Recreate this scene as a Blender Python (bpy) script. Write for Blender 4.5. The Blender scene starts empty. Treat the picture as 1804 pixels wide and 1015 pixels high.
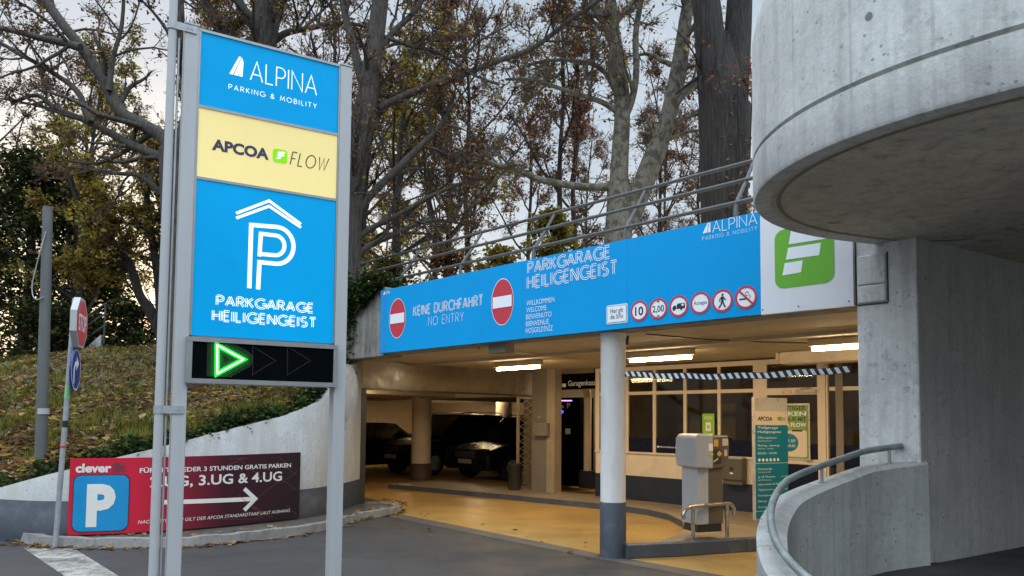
import bpy, math, random
import numpy as np
from mathutils import Vector, Matrix

SC = bpy.context.scene
COL = SC.collection
R_ = math.radians

# ------------------------------------------------------------------ camera
F, CX, HV = 1250.0, 902.0, 738.0
PITCH, ROLL = R_(3.1), R_(0.5)
EYE = np.array([0, 0, 1.6])
CY = HV - F * math.tan(PITCH)
_r = np.array([1, 0, 0.]); _u = np.array([0, -math.sin(PITCH), math.cos(PITCH)]); FW = np.array([0, math.cos(PITCH), math.sin(PITCH)])
CR = math.cos(ROLL) * _r + math.sin(ROLL) * _u
CU = -math.sin(ROLL) * _r + math.cos(ROLL) * _u
cam_d = bpy.data.cameras.new("camera")
cam = bpy.data.objects.new("camera", cam_d); COL.objects.link(cam)
cam.matrix_world = Matrix(((CR[0], CU[0], -FW[0], 0), (CR[1], CU[1], -FW[1], 0), (CR[2], CU[2], -FW[2], 1.6), (0, 0, 0, 1)))
cam_d.sensor_width = 36; cam_d.lens = F / 1804 * 36
cam_d.shift_y = (CY - 507.5) / 1804
cam_d.clip_start = 0.05; cam_d.clip_end = 2000
SC.camera = cam

# ------------------------------------------------------------------ sky, sun, exposure
SUN_EL, SUN_AZ = R_(9), R_(-28)          # azimuth from +Y, negative = left
w = bpy.data.worlds.new("World"); SC.world = w; w.use_nodes = True
nt = w.node_tree; nt.nodes.clear()
sky = nt.nodes.new("ShaderNodeTexSky"); sky.sky_type = 'NISHITA'; sky.sun_disc = False
sky.sun_elevation = SUN_EL; sky.sun_rotation = SUN_AZ; sky.air_density = 1.2; sky.dust_density = 2.0; sky.ozone_density = 1.0
tc = nt.nodes.new("ShaderNodeTexCoord"); mp = nt.nodes.new("ShaderNodeMapping"); mp.inputs['Scale'].default_value = (1.6, 1.6, 5)
nz = nt.nodes.new("ShaderNodeTexNoise"); nz.inputs['Scale'].default_value = 1.6; nz.inputs['Detail'].default_value = 6
rp = nt.nodes.new("ShaderNodeValToRGB"); rp.color_ramp.elements[0].position = .36; rp.color_ramp.elements[1].position = .62
rp.color_ramp.elements[0].color = (5.0, 6.0, 7.2, 1); rp.color_ramp.elements[1].color = (6.5, 7.2, 8.0, 1)
mx = nt.nodes.new("ShaderNodeMix"); mx.data_type = 'RGBA'; mx.inputs[0].default_value = .76
bg = nt.nodes.new("ShaderNodeBackground"); bg.inputs['Strength'].default_value = 0.1
ow = nt.nodes.new("ShaderNodeOutputWorld")
L = nt.links.new
L(tc.outputs['Generated'], mp.inputs[0]); L(mp.outputs[0], nz.inputs[0]); L(nz.outputs[0], rp.inputs[0])
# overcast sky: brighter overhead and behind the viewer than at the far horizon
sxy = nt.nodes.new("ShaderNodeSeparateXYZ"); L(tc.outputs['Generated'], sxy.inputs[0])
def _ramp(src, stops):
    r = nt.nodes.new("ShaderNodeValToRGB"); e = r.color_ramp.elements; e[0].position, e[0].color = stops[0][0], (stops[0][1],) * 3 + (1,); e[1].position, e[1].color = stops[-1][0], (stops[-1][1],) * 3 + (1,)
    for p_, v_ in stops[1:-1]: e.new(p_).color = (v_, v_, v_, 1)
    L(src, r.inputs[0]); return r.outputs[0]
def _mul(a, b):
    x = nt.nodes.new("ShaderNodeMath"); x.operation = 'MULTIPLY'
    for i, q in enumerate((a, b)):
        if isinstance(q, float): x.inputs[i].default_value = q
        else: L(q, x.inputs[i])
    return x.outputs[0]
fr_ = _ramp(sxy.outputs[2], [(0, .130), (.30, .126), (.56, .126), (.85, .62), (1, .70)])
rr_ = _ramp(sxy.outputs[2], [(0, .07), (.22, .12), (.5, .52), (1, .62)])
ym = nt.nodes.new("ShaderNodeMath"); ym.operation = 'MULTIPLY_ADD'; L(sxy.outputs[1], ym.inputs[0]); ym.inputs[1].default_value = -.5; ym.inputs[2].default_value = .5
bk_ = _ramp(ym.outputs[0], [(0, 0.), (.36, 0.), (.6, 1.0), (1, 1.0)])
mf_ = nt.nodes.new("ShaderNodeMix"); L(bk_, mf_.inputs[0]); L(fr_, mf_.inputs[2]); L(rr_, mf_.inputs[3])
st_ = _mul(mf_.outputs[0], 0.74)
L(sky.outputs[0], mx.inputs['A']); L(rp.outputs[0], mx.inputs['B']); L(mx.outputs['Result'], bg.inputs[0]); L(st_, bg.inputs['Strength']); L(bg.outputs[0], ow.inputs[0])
sun_d = bpy.data.lights.new("sun", 'SUN'); sun_d.energy = 0.7; sun_d.angle = R_(14); sun_d.color = (1, .93, .82)
sun = bpy.data.objects.new("sun", sun_d); COL.objects.link(sun)
sv = Vector((math.sin(SUN_AZ) * math.cos(SUN_EL), math.cos(SUN_AZ) * math.cos(SUN_EL), math.sin(SUN_EL)))
sun.rotation_euler = sv.to_track_quat('Z', 'Y').to_euler(); sun.location = (-20, 30, 20)
SC.view_settings.view_transform = 'Standard'; SC.view_settings.look = 'None'
SC.view_settings.exposure = 0.35; SC.view_settings.gamma = 1
SC.render.engine = 'CYCLES'
SC.cycles.use_denoising = True
SC.cycles.max_bounces = 8; SC.cycles.transparent_max_bounces = 16
SC.cycles.sample_clamp_indirect = 6

# ------------------------------------------------------------------ measuring helpers (photo pixel -> place)
def ray(u, v):
    d = (u - CX) / F * CR - (v - CY) / F * CU + FW
    return d / d[1]
def dep(u, v, y): return EYE + y * ray(u, v)
def gz(u, v, z=0.0):
    d = ray(u, v); return EYE + (z - 1.6) / d[2] * d
ZUP = np.array([0, 0, 1.0])
O = np.array([1.18, 8.259, 0.0])
ES = np.array([-.708, .706, 0]); ES /= np.linalg.norm(ES)
EN = np.array([ES[1], -ES[0], 0])
def W(s, n, z): return O + s * ES + n * EN + z * ZUP
class Plane:
    """vertical plane: x to the viewer's right, y up, off = towards the viewer"""
    def __init__(self, o, ux):
        self.o = np.array(o, float); self.ux = np.array(ux, float) / np.linalg.norm(ux); self.uy = ZUP
        self.nn = np.cross(self.ux, self.uy)
    def px(self, u, v):
        d = ray(u, v); k = ((self.o - EYE) @ self.nn) / (d @ self.nn); q = EYE + k * d - self.o
        return q @ self.ux, q[2]
    def W(self, x, y, off=0.0): return self.o + x * self.ux + y * ZUP + off * self.nn
    def M(self):
        return Matrix(((self.ux[0], 0, self.nn[0], self.o[0]), (self.ux[1], 0, self.nn[1], self.o[1]), (self.ux[2], 1, self.nn[2], self.o[2]), (0, 0, 0, 1)))

# ------------------------------------------------------------------ mesh builder
class MB:
    def __init__(self): self.v = []; self.f = []; self.m = []; self.uv = None; self.smooth = []
    def add(self, vs, fs, mi=0, smooth=False):
        b = len(self.v)
        self.v.extend([tuple(map(float, p)) for p in vs])
        for f in fs:
            self.f.append(tuple(i + b for i in f)); self.m.append(mi); self.smooth.append(smooth)
        return self
    def hexa(self, p, mi=0):
        """8 corners: bottom 0-3 ccw seen from above, top 4-7"""
        return self.add(p, [(3, 2, 1, 0), (4, 5, 6, 7), (0, 1, 5, 4), (1, 2, 6, 5), (2, 3, 7, 6), (3, 0, 4, 7)], mi)
    def box(self, c, d, mi=0):
        x, y, z = c; a, b, e = d[0] / 2, d[1] / 2, d[2] / 2
        return self.hexa([(x - a, y - b, z - e), (x + a, y - b, z - e), (x + a, y + b, z - e), (x - a, y + b, z - e),
                          (x - a, y - b, z + e), (x + a, y - b, z + e), (x + a, y + b, z + e), (x - a, y + b, z + e)], mi)
    def gbox(self, s0, s1, n0, n1, z0, z1, mi=0):
        """box in garage coordinates"""
        s0, s1 = max(s0, s1), min(s0, s1); n0, n1 = min(n0, n1), max(n0, n1)
        c = [(s0, n0), (s1, n0), (s1, n1), (s0, n1)]
        return self.hexa([W(a, b, z0) for a, b in c] + [W(a, b, z1) for a, b in c], mi)
    def pbox(self, P, x0, x1, y0, y1, o0, o1, mi=0):
        c = [(x0, o1), (x1, o1), (x1, o0), (x0, o0)]
        return self.hexa([P.W(a, y0, b) for a, b in c] + [P.W(a, y1, b) for a, b in c], mi)
    def prism(self, poly, z0, z1, mi=0):
        """poly ccw (x,y); z0,z1 numbers or lists"""
        n = len(poly); z0 = z0 if hasattr(z0, '__len__') else [z0] * n; z1 = z1 if hasattr(z1, '__len__') else [z1] * n
        vs = [(p[0], p[1], z) for p, z in zip(poly, z0)] + [(p[0], p[1], z) for p, z in zip(poly, z1)]
        fs = [tuple(range(n - 1, -1, -1)), tuple(range(n, 2 * n))] + [(i, (i + 1) % n, n + (i + 1) % n, n + i) for i in range(n)]
        return self.add(vs, fs, mi)
    def poly(self, P, pts, off, mi=0, thick=0.0):
        """flat polygon (x,y) on a plane, ccw; thick gives it body"""
        n = len(pts); vs = [P.W(x, y, off) for x, y in pts]
        if thick:
            vs += [P.W(x, y, off - thick) for x, y in pts]
            return self.add(vs, [tuple(range(n))] + [(i, n + i, n + (i + 1) % n, (i + 1) % n) for i in range(n)] + [tuple(range(2 * n - 1, n - 1, -1))], mi)
        return self.add(vs, [tuple(range(n))], mi)
    def ring(self, P, c, r0, r1, off, mi=0, n=40, rx=1.0):
        vs = []; fs = []
        for i in range(n):
            a = 2 * math.pi * i / n
            for r in (r0, r1): vs.append(P.W(c[0] + r * rx * math.cos(a), c[1] + r * math.sin(a), off))
        for i in range(n):
            j = (i + 1) % n; fs.append((2 * i, 2 * i + 1, 2 * j + 1, 2 * j))
        return self.add(vs, fs, mi)
    def disc(self, P, c, r, off, mi=0, n=40, thick=0.0):
        return self.poly(P, [(c[0] + r * math.cos(2 * math.pi * i / n), c[1] + r * math.sin(2 * math.pi * i / n)) for i in range(n)], off, mi, thick)
    def rrect(self, P, x0, y0, x1, y1, r, off, mi=0, thick=0.0, n=8):
        pts = []
        for cx, cy, a0 in ((x1 - r, y0 + r, -90), (x1 - r, y1 - r, 0), (x0 + r, y1 - r, 90), (x0 + r, y0 + r, 180)):
            for i in range(n + 1):
                a = R_(a0 + 90 * i / n); pts.append((cx + r * math.cos(a), cy + r * math.sin(a)))
        return self.poly(P, pts, off, mi, thick)
    def ribbon(self, P, pts, wd, off, mi=0):
        """flat stroke along (x,y) points"""
        p = np.array(pts, float); n = len(p)
        t = np.diff(p, axis=0); t /= np.linalg.norm(t, axis=1)[:, None] + 1e-12
        closed = np.linalg.norm(p[0] - p[-1]) < 1e-6
        L_, R2 = [], []
        for i in range(n):
            a = t[i - 1] if i > 0 else (t[-1] if closed else t[0]); b = t[i] if i < n - 1 else (t[0] if closed else t[-1])
            m = a + b; m = m / (np.linalg.norm(m) + 1e-9); nn = np.array([-m[1], m[0]])
            k = 1 / max(.45, abs(nn @ np.array([-a[1], a[0]])))
            L_.append(p[i] + nn * wd / 2 * k); R2.append(p[i] - nn * wd / 2 * k)
        vs = [P.W(q[0], q[1], off) for q in L_] + [P.W(q[0], q[1], off) for q in R2]
        return self.add(vs, [(n + i, n + i + 1, i + 1, i) for i in range(n - 1)], mi)
    def tube(self, pts, rad, seg=8, mi=0, caps=True, smooth=True):
        p = np.array(pts, float); n = len(p)
        r = np.full(n, rad) if np.isscalar(rad) else np.array(rad, float)
        t = np.gradient(p, axis=0); t /= np.linalg.norm(t, axis=1)[:, None] + 1e-12
        a = np.array([0, 0, 1.0]) if abs(t[0][2]) < .9 else np.array([1.0, 0, 0])
        x = np.cross(t[0], a); x /= np.linalg.norm(x)
        ang = np.arange(seg) * 2 * np.pi / seg; ca, sa = np.cos(ang)[:, None], np.sin(ang)[:, None]
        vs = []
        for i in range(n):
            x = x - t[i] * (x @ t[i]); x /= np.linalg.norm(x) + 1e-12; y = np.cross(t[i], x)
            vs.extend((p[i] + r[i] * (ca * x + sa * y)).tolist())
        fs = [(i * seg + k, i * seg + (k + 1) % seg, (i + 1) * seg + (k + 1) % seg, (i + 1) * seg + k) for i in range(n - 1) for k in range(seg)]
        self.add(vs, fs, mi, smooth)
        if caps: self.add(vs[:seg], [tuple(range(seg - 1, -1, -1))], mi); self.add(vs[-seg:], [tuple(range(seg))], mi)
        return self
    def lathe(self, c, prof, seg=32, mi=0):
        """prof: (radius, z) bottom to top; closed at both ends"""
        vs = []; n = len(prof)
        for r, z in prof:
            for k in range(seg):
                a = 2 * math.pi * k / seg; vs.append((c[0] + r * math.cos(a), c[1] + r * math.sin(a), z))
        fs = [(i * seg + k, i * seg + (k + 1) % seg, (i + 1) * seg + (k + 1) % seg, (i + 1) * seg + k) for i in range(n - 1) for k in range(seg)]
        self.add(vs, fs, mi, True)
        self.add(vs[:seg], [tuple(range(seg - 1, -1, -1))], mi); self.add(vs[-seg:], [tuple(range(seg))], mi)
        return self
    def build(self, name, mats, parent=None, bevel=0.0, uv=False):
        me = bpy.data.meshes.new(name)
        me.from_pydata(self.v, [], self.f)
        mats = mats if isinstance(mats, (list, tuple)) else [mats]
        for m in mats: me.materials.append(m)
        me.polygons.foreach_set('material_index', self.m)
        me.polygons.foreach_set('use_smooth', self.smooth)
        if uv and self.uv is not None:
            l = me.uv_layers.new(name='UVMap'); idx = np.empty(len(me.loops), int); me.loops.foreach_get('vertex_index', idx)
            l.data.foreach_set('uv', np.array(self.uv, float)[idx].ravel())
        me.update()
        o = bpy.data.objects.new(name, me); COL.objects.link(o)
        if parent is not None:
            base = parent
            o.parent = base; o.matrix_parent_inverse = world_of(base).inverted()
        if bevel:
            b = o.modifiers.new('edge', 'BEVEL'); b.width = bevel; b.segments = 2; b.limit_method = 'ANGLE'; b.angle_limit = R_(40)
        return o
def world_of(o):
    m = Matrix.LocRotScale(o.location, o.rotation_euler, o.scale)
    return (world_of(o.parent) @ o.matrix_parent_inverse @ m) if o.parent else m
def tag(o, label, cat, group=None, kind=None):
    o['label'] = label
    o['category'] = cat
    if group: o['group'] = group
    if kind: o['kind'] = kind
    return o
def thing(name, loc, label, cat, group=None):
    o = bpy.data.objects.new(name, None); COL.objects.link(o); o.location = tuple(map(float, loc)); o.empty_display_size = .2
    return tag(o, label, cat, group)
def struct(o):
    o['kind'] = 'structure'; return o
def children(o): return [c for c in bpy.data.objects if c.parent == o]
def copy_tree(o, parent=None):
    c = o.copy(); COL.objects.link(c)
    if parent is not None: c.parent = parent
    for ch in children(o): copy_tree(ch, c)
    return c

# ------------------------------------------------------------------ materials
def newmat(name):
    m = bpy.data.materials.new(name); m.use_nodes = True; n = m.node_tree; n.nodes.clear()
    out = n.nodes.new('ShaderNodeOutputMaterial'); b = n.nodes.new('ShaderNodeBsdfPrincipled'); n.links.new(b.outputs[0], out.inputs[0])
    return m, n, b, out
def c4(c): return (c[0], c[1], c[2], 1)
def noise(n, coord, scale, detail=5, rough=.6, stretch=None):
    t = n.nodes.new('ShaderNodeTexNoise'); t.inputs['Scale'].default_value = scale; t.inputs['Detail'].default_value = detail; t.inputs['Roughness'].default_value = rough
    if stretch:
        mp = n.nodes.new('ShaderNodeMapping'); mp.inputs['Scale'].default_value = stretch; n.links.new(coord, mp.inputs[0]); coord = mp.outputs[0]
    n.links.new(coord, t.inputs['Vector']); return t.outputs[0]
def ramp(n, fac, p0, c0, p1, c1):
    r = n.nodes.new('ShaderNodeValToRGB'); e = r.color_ramp.elements; e[0].position = p0; e[1].position = p1; e[0].color = c4(c0); e[1].color = c4(c1)
    n.links.new(fac, r.inputs[0]); return r.outputs[0]
def mixc(n, a, b, fac, mode='MIX'):
    x = n.nodes.new('ShaderNodeMix'); x.data_type = 'RGBA'; x.blend_type = mode
    for s, q in (('A', a), ('B', b)):
        if isinstance(q, tuple): x.inputs[s].default_value = c4(q)
        else: n.links.new(q, x.inputs[s])
    if isinstance(fac, (int, float)): x.inputs[0].default_value = fac
    else: n.links.new(fac, x.inputs[0])
    return x.outputs['Result']
def mathn(n, op, a, b=None):
    x = n.nodes.new('ShaderNodeMath'); x.operation = op
    for i, q in enumerate((a, b)):
        if q is None: continue
        if isinstance(q, (int, float)): x.inputs[i].default_value = q
        else: n.links.new(q, x.inputs[i])
    return x.outputs[0]
def bumpn(n, b, h, strength, dist=.01):
    u = n.nodes.new('ShaderNodeBump'); u.inputs['Strength'].default_value = strength; u.inputs['Distance'].default_value = dist
    n.links.new(h, u.inputs['Height']); n.links.new(u.outputs[0], b.inputs['Normal'])
def mat(name, col, rough=.6, var=.2, scale=3.0, bump=.15, bscale=60, metal=0.0, spec=.5, dirt=None, dirt_amt=.5, dirt_scale=2.2, stretch=None):
    """a weathered surface: base colour with large soft variation, a dirt colour in patches, fine bump"""
    m, n, b, o = newmat(name)
    co = n.nodes.new('ShaderNodeTexCoord').outputs['Object']
    lo = tuple(x * (1 - var) for x in col); hi = tuple(min(1, x * (1 + var)) for x in col)
    c = ramp(n, noise(n, co, scale, 6, .65, stretch), .3, lo, .7, hi)
    if dirt:
        f = ramp(n, noise(n, co, dirt_scale, 8, .7, stretch), .52, (0, 0, 0), .75, (dirt_amt,) * 3)
        c = mixc(n, c, dirt, f)
    n.links.new(c, b.inputs['Base Color'])
    rr = ramp(n, noise(n, co, scale * 2.3, 4), .3, (max(0, rough - .12),) * 3, .7, (min(1, rough + .12),) * 3)
    n.links.new(rr, b.inputs['Roughness'])
    b.inputs['Metallic'].default_value = metal; b.inputs['Specular IOR Level'].default_value = spec
    if bump: bumpn(n, b, noise(n, co, bscale, 4), bump)
    return m
def emit(name, col, strength, base=None, var=0.0):
    m, n, b, o = newmat(name)
    b.inputs['Base Color'].default_value = c4(base or col); b.inputs['Roughness'].default_value = .35
    b.inputs['Emission Color'].default_value = c4(col); b.inputs['Emission Strength'].default_value = strength
    return m
def concrete(name, col, boards=0.0, streak=.35, pits=True, dirt=(.08, .085, .07), uvs=True, moss=0.0):
    m, n, b, o = newmat(name)
    tcn = n.nodes.new('ShaderNodeTexCoord'); co = tcn.outputs['Object']
    uvc = tcn.outputs['UV'] if uvs else co
    c = ramp(n, noise(n, co, 1.7, 8, .7), .28, tuple(x * .78 for x in col), .72, tuple(min(1, x * 1.12) for x in col))
    fine = ramp(n, noise(n, co, 26, 6, .7), .35, (.86,) * 3, .62, (1.06,) * 3)
    c = mixc(n, c, fine, .8, 'MULTIPLY')
    st = (9, .7, 1) if uvs else (9, 9, .6)
    f = ramp(n, noise(n, uvc, 1.0, 6, .65, st), .45, (0, 0, 0), .68, (min(1, streak * 1.25),) * 3)
    sp_ = noise(n, co, 9, 5, .75); c = mixc(n, c, dirt, ramp(n, sp_, .56, (0, 0, 0), .70, (.55,) * 3))
    c = mixc(n, c, dirt, f)
    if boards:
        sx = n.nodes.new('ShaderNodeSeparateXYZ'); n.links.new(uvc, sx.inputs[0])
        q = mathn(n, 'DIVIDE', sx.outputs[0], boards)
        wn = n.nodes.new('ShaderNodeTexWhiteNoise'); wn.noise_dimensions = '1D'; n.links.new(mathn(n, 'FLOOR', q), wn.inputs['W'])
        c = mixc(n, c, ramp(n, wn.outputs[0], 0, (.88,) * 3, 1, (1.04,) * 3), 1.0, 'MULTIPLY')
        fr = mathn(n, 'FRACT', q)
        ln = mathn(n, 'LESS_THAN', mathn(n, 'ABSOLUTE', mathn(n, 'SUBTRACT', fr, .5)), .022)
        lf = mathn(n, 'MULTIPLY', ln, ramp(n, noise(n, uvc, 3.0, 4), .4, (.1,) * 3, .6, (.6,) * 3))
        c = mixc(n, c, tuple(x * .55 for x in col), lf)
    h = noise(n, co, 45, 6, .7)
    if pits:
        vo = n.nodes.new('ShaderNodeTexVoronoi'); vo.inputs['Scale'].default_value = 17; vo.inputs['Randomness'].default_value = 1
        n.links.new(co, vo.inputs['Vector'])
        wn2 = ramp(n, vo.outputs['Distance'], .10, (1, 1, 1), .21, (0, 0, 0))
        sel = mathn(n, 'GREATER_THAN', noise(n, co, 6.5, 3), .53)
        pf = mathn(n, 'MULTIPLY', wn2, sel)
        c = mixc(n, c, tuple(x * .42 for x in col), pf)
    if moss:
        c = mixc(n, c, (.035, .04, .02), ramp(n, noise(n, co, 2.6, 8, .75), .5, (0,) * 3, .68, (moss,) * 3))
    n.links.new(c, b.inputs['Base Color']); b.inputs['Roughness'].default_value = .85
    bumpn(n, b, h, .5, .008)
    return m
def leafmat(name, col, trans=.4, var=.5):
    m, n, b, o = newmat(name)
    n.nodes.remove(b)
    co = n.nodes.new('ShaderNodeTexCoord').outputs['Object']
    c = ramp(n, noise(n, co, 1.6, 4), .3, tuple(x * (1 - var) for x in col), .7, tuple(x * (1 + var) for x in col))
    d = n.nodes.new('ShaderNodeBsdfDiffuse'); t = n.nodes.new('ShaderNodeBsdfTranslucent'); x = n.nodes.new('ShaderNodeMixShader'); x.inputs[0].default_value = trans
    n.links.new(c, d.inputs[0]); n.links.new(c, t.inputs[0]); n.links.new(d.outputs[0], x.inputs[1]); n.links.new(t.outputs[0], x.inputs[2]); n.links.new(x.outputs[0], o.inputs[0])
    return m
def glassmat(name, tint=(.5, .5, .5), amt=.75):
    m, n, b, o = newmat(name); n.nodes.remove(b)
    g = n.nodes.new('ShaderNodeBsdfGlossy'); g.inputs['Roughness'].default_value = .03; g.inputs['Color'].default_value = (.9, .9, .9, 1)
    t = n.nodes.new('ShaderNodeBsdfTransparent'); t.inputs[0].default_value = c4(tint)
    fr = n.nodes.new('ShaderNodeFresnel'); fr.inputs[0].default_value = 1.5
    x = n.nodes.new('ShaderNodeMixShader'); n.links.new(mathn(n, 'MULTIPLY', fr.outputs[0], .55), x.inputs[0])
    n.links.new(t.outputs[0], x.inputs[1]); n.links.new(g.outputs[0], x.inputs[2]); n.links.new(x.outputs[0], o.inputs[0])
    return m

BLUE = (0.0, .315, .69)
MT = dict(
    asphalt=None, banner=mat('banner_blue', BLUE, .5, .03, 2, .02, 40, spec=.15),
    banner_white=mat('banner_white', (.74, .74, .76), .45, .03, 2, .02, 40, dirt=(.5, .5, .48), dirt_amt=.4),
    white=mat('white_print', (.82, .84, .86), .5, .02, 2, 0), red=mat('sign_red', (.55, .03, .05), .45, .06, 3, 0),
    black=mat('black_print', (.012, .013, .02), .5, .1, 3, 0), green=mat('logo_green', (.13, .42, .01), .45, .04, 2, 0),
    film=mat('navy_window_film', (.007, .009, .026), .35, .1, 3, 0, spec=.2), slate2=mat('wall_base_paint', (.030, .037, .048), .6, .15, 4, .15, 50, dirt=(.09, .09, .085), dirt_amt=.4, dirt_scale=4),
    navy=mat('navy_paint', (.014, .021, .040), .5, .2, 3, .12, 50, dirt=(.05, .05, .048), dirt_amt=.4),
    slate=mat('slate_paint', (.058, .072, .092), .5, .12, 4, .15, 50, dirt=(.2, .2, .19), dirt_amt=.5, dirt_scale=5),
    cream=mat('cream_paint', (.72, .61, .47), .6, .06, 3, .1, 60, dirt=(.3, .23, .15), dirt_amt=.35),
    frame=mat('cream_frame', (.68, .57, .43), .5, .05, 3, .04, 60),
    whitewall=concrete('white_painted_wall', (.38, .38, .365), streak=.7, dirt=(.30, .29, .25), uvs=False),
    postwhite=mat('post_paint', (.38, .385, .385), .45, .04, 4, .03, 60, dirt=(.36, .34, .32), dirt_amt=.35, stretch=(6, 6, .5)),
    galv=mat('galvanised_steel', (.33, .35, .36), .5, .18, 6, .06, 60, metal=.35, dirt=(.22, .20, .17), dirt_amt=.4),
    steel=mat('stainless_steel', (.52, .50, .47), .3, .08, 6, .02, 80, metal=.95),
    rail=mat('railing_grey', (.07, .073, .075), .55, .2, 6, .1, 60, dirt=(.09, .085, .07), dirt_amt=.5),
    patina=mat('weathered_handrail', (.20, .235, .225), .5, .3, 7, .2, 50, metal=.25, dirt=(.36, .42, .38), dirt_amt=.7, dirt_scale=7),
    column=mat('column_white', (.74, .72, .69), .65, .05, 4, .12, 70, dirt=(.42, .40, .37), dirt_amt=.45, stretch=(3, 3, .7)),
    ceil=mat('garage_ceiling', (.46, .39, .27), .75, .14, 1.6, .15, 40, dirt=(.2, .16, .11), dirt_amt=.5),
    gwall=mat('garage_wall', (.46, .38, .27), .65, .1, 2, .1, 40, dirt=(.24, .18, .12), dirt_amt=.45),
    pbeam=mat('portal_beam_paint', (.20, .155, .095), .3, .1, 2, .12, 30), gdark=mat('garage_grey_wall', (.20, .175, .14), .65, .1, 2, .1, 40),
    brownbase=mat('brown_base', (.09, .06, .045), .55, .1, 3, .05, 40),
    kerbg=concrete('granite_kerb', (.26, .25, .235), streak=.2, uvs=False, moss=.6),
    machine=mat('machine_grey', (.40, .42, .45), .4, .05, 4, .04, 80), machined=mat('machine_olive', (.105, .09, .06), .4, .06, 4, .04, 80),
    teal=mat('teal_panel', (.0, .18, .27), .4, .05, 3, .01), silver=mat('silver_panel', (.60, .55, .48), .35, .1, 3, .02, metal=.3, dirt=(.4, .33, .25), dirt_amt=.5),
    lampbody=mat('lamp_housing', (.45, .38, .27), .5, .05, 4, 0), darkmetal=mat('dark_metal', (.03, .03, .03), .4, .1, 4, .02),
    aluframe=mat('alu_frame', (.26, .265, .26), .38, .06, 5, .02, metal=.5), ledblack=mat('led_black', (.0025, .003, .0035), .7, .1, 4, 0, spec=.02),
    glass=glassmat('window_glass', (.80, .76, .66)), fdark=mat('dark_interior', (.34, .26, .15), .7, .2, 2, .05),
    tyre=mat('tyre_rubber', (.012, .012, .012), .8, .1, 5, .1), carglass=mat('car_glass', (.006, .007, .008), .06, .1, 3, 0),
    tube=emit('fluorescent_tube', (1, .76, .44), 42), tubecool=emit('machine_purple_light', (.35, .2, 1), 2.5),
    pscreen=emit('machine_blue_light', (.1, .12, 1), 1.6), bluesign=mat('blue_sign', (.01, .05, .22), .4, .1, 3, 0),
    hedgehog=mat('grille_steel', (.42, .35, .26), .45, .1, 4, .02, metal=.3),
)
# ---- lit sign materials (backlit panels)
def backlit(name, col, em, stripes=0.0):
    m, n, b, o = newmat(name)
    co = n.nodes.new('ShaderNodeTexCoord').outputs['Object']
    c = ramp(n, noise(n, co, 1.3, 3), .3, tuple(x * .93 for x in col), .7, tuple(x * 1.04 for x in col))
    n.links.new(c, b.inputs['Base Color']); n.links.new(c, b.inputs['Emission Color'])
    b.inputs['Emission Strength'].default_value = em; b.inputs['Roughness'].default_value = .45; b.inputs['Specular IOR Level'].default_value = .08
    return m
MT['pyblue'] = backlit('backlit_blue', (0.0, .215, .46), .55)
MT['pycream'] = backlit('backlit_cream', (.51, .43, .185), .75)
MT['pywhite'] = backlit('backlit_white', (.85, .88, .9), .55)
MT['ledgreen'] = emit('led_green', (.0, .75, .03), 1.1)
MT['ledglow'] = emit('halo_green_faint', (.0, .22, .01), .35)  # faint emission for the painted halo round the lit arrow
MT['ledcore'] = emit('led_core', (.62, 1.0, .55), 2.2)
MT['ledoff'] = mat('led_off', (.035, .04, .045), .4, .1, 4, 0)

def asphalt(name, col, patch):
    m, n, b, o = newmat(name)
    co = n.nodes.new('ShaderNodeTexCoord').outputs['Object']
    c = ramp(n, noise(n, co, .7, 6, .65), .3, tuple(x * .8 for x in col), .7, tuple(x * 1.2 for x in col))
    c = mixc(n, c, patch, ramp(n, noise(n, co, .45, 8, .7), .5, (0,) * 3, .62, (.7,) * 3))
    c = mixc(n, c, tuple(x * .5 for x in patch), ramp(n, noise(n, co, 1.0, 6, .6, (.5, 2.6, 1)), .56, (0,) * 3, .74, (.7,) * 3))
    vc = n.nodes.new('ShaderNodeTexVoronoi'); vc.feature = 'DISTANCE_TO_EDGE'; vc.inputs['Scale'].default_value = .55
    wv = n.nodes.new('ShaderNodeMix'); wv.data_type = 'RGBA'; wv.inputs[0].default_value = .18; n.links.new(co, wv.inputs['A']); nn_ = n.nodes.new('ShaderNodeTexNoise'); nn_.inputs['Scale'].default_value = 2.2; n.links.new(co, nn_.inputs['Vector']); n.links.new(nn_.outputs['Color'], wv.inputs['B']); n.links.new(wv.outputs['Result'], vc.inputs['Vector'])
    cr = mathn(n, 'MULTIPLY', mathn(n, 'LESS_THAN', vc.outputs['Distance'], .004), ramp(n, noise(n, co, .6, 2), .48, (0,) * 3, .56, (.8,) * 3))
    c = mixc(n, c, tuple(x * .35 for x in patch), cr)
    c = mixc(n, c, ramp(n, noise(n, co, 140, 3, .8), .35, (.55,) * 3, .65, (1.5,) * 3), .7, 'MULTIPLY')
    n.links.new(c, b.inputs['Base Color'])
    n.links.new(ramp(n, noise(n, co, 1.1, 5), .35, (.55,) * 3, .65, (.85,) * 3), b.inputs['Roughness'])
    bumpn(n, b, noise(n, co, 160, 3, .8), .5, .006)
    return m
MT['asphalt'] = asphalt('asphalt', (.037, .0335, .031), (.027, .0245, .0225))
MT['asphalt_dark'] = asphalt('asphalt_dark', (.035, .033, .030), (.025, .024, .022))
MT['gutter'] = asphalt('gutter_asphalt', (.085, .075, .063), (.065, .058, .05))
MT['conc'] = concrete('spiral_concrete', (.59, .59, .56), boards=.42, streak=.36, dirt=(.24, .25, .235))
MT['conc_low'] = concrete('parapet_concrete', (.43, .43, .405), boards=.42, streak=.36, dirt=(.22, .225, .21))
MT['conc_plain'] = concrete('pier_concrete', (.72, .71, .68), boards=.0, streak=.32, dirt=(.22, .22, .21), uvs=False)
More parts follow.
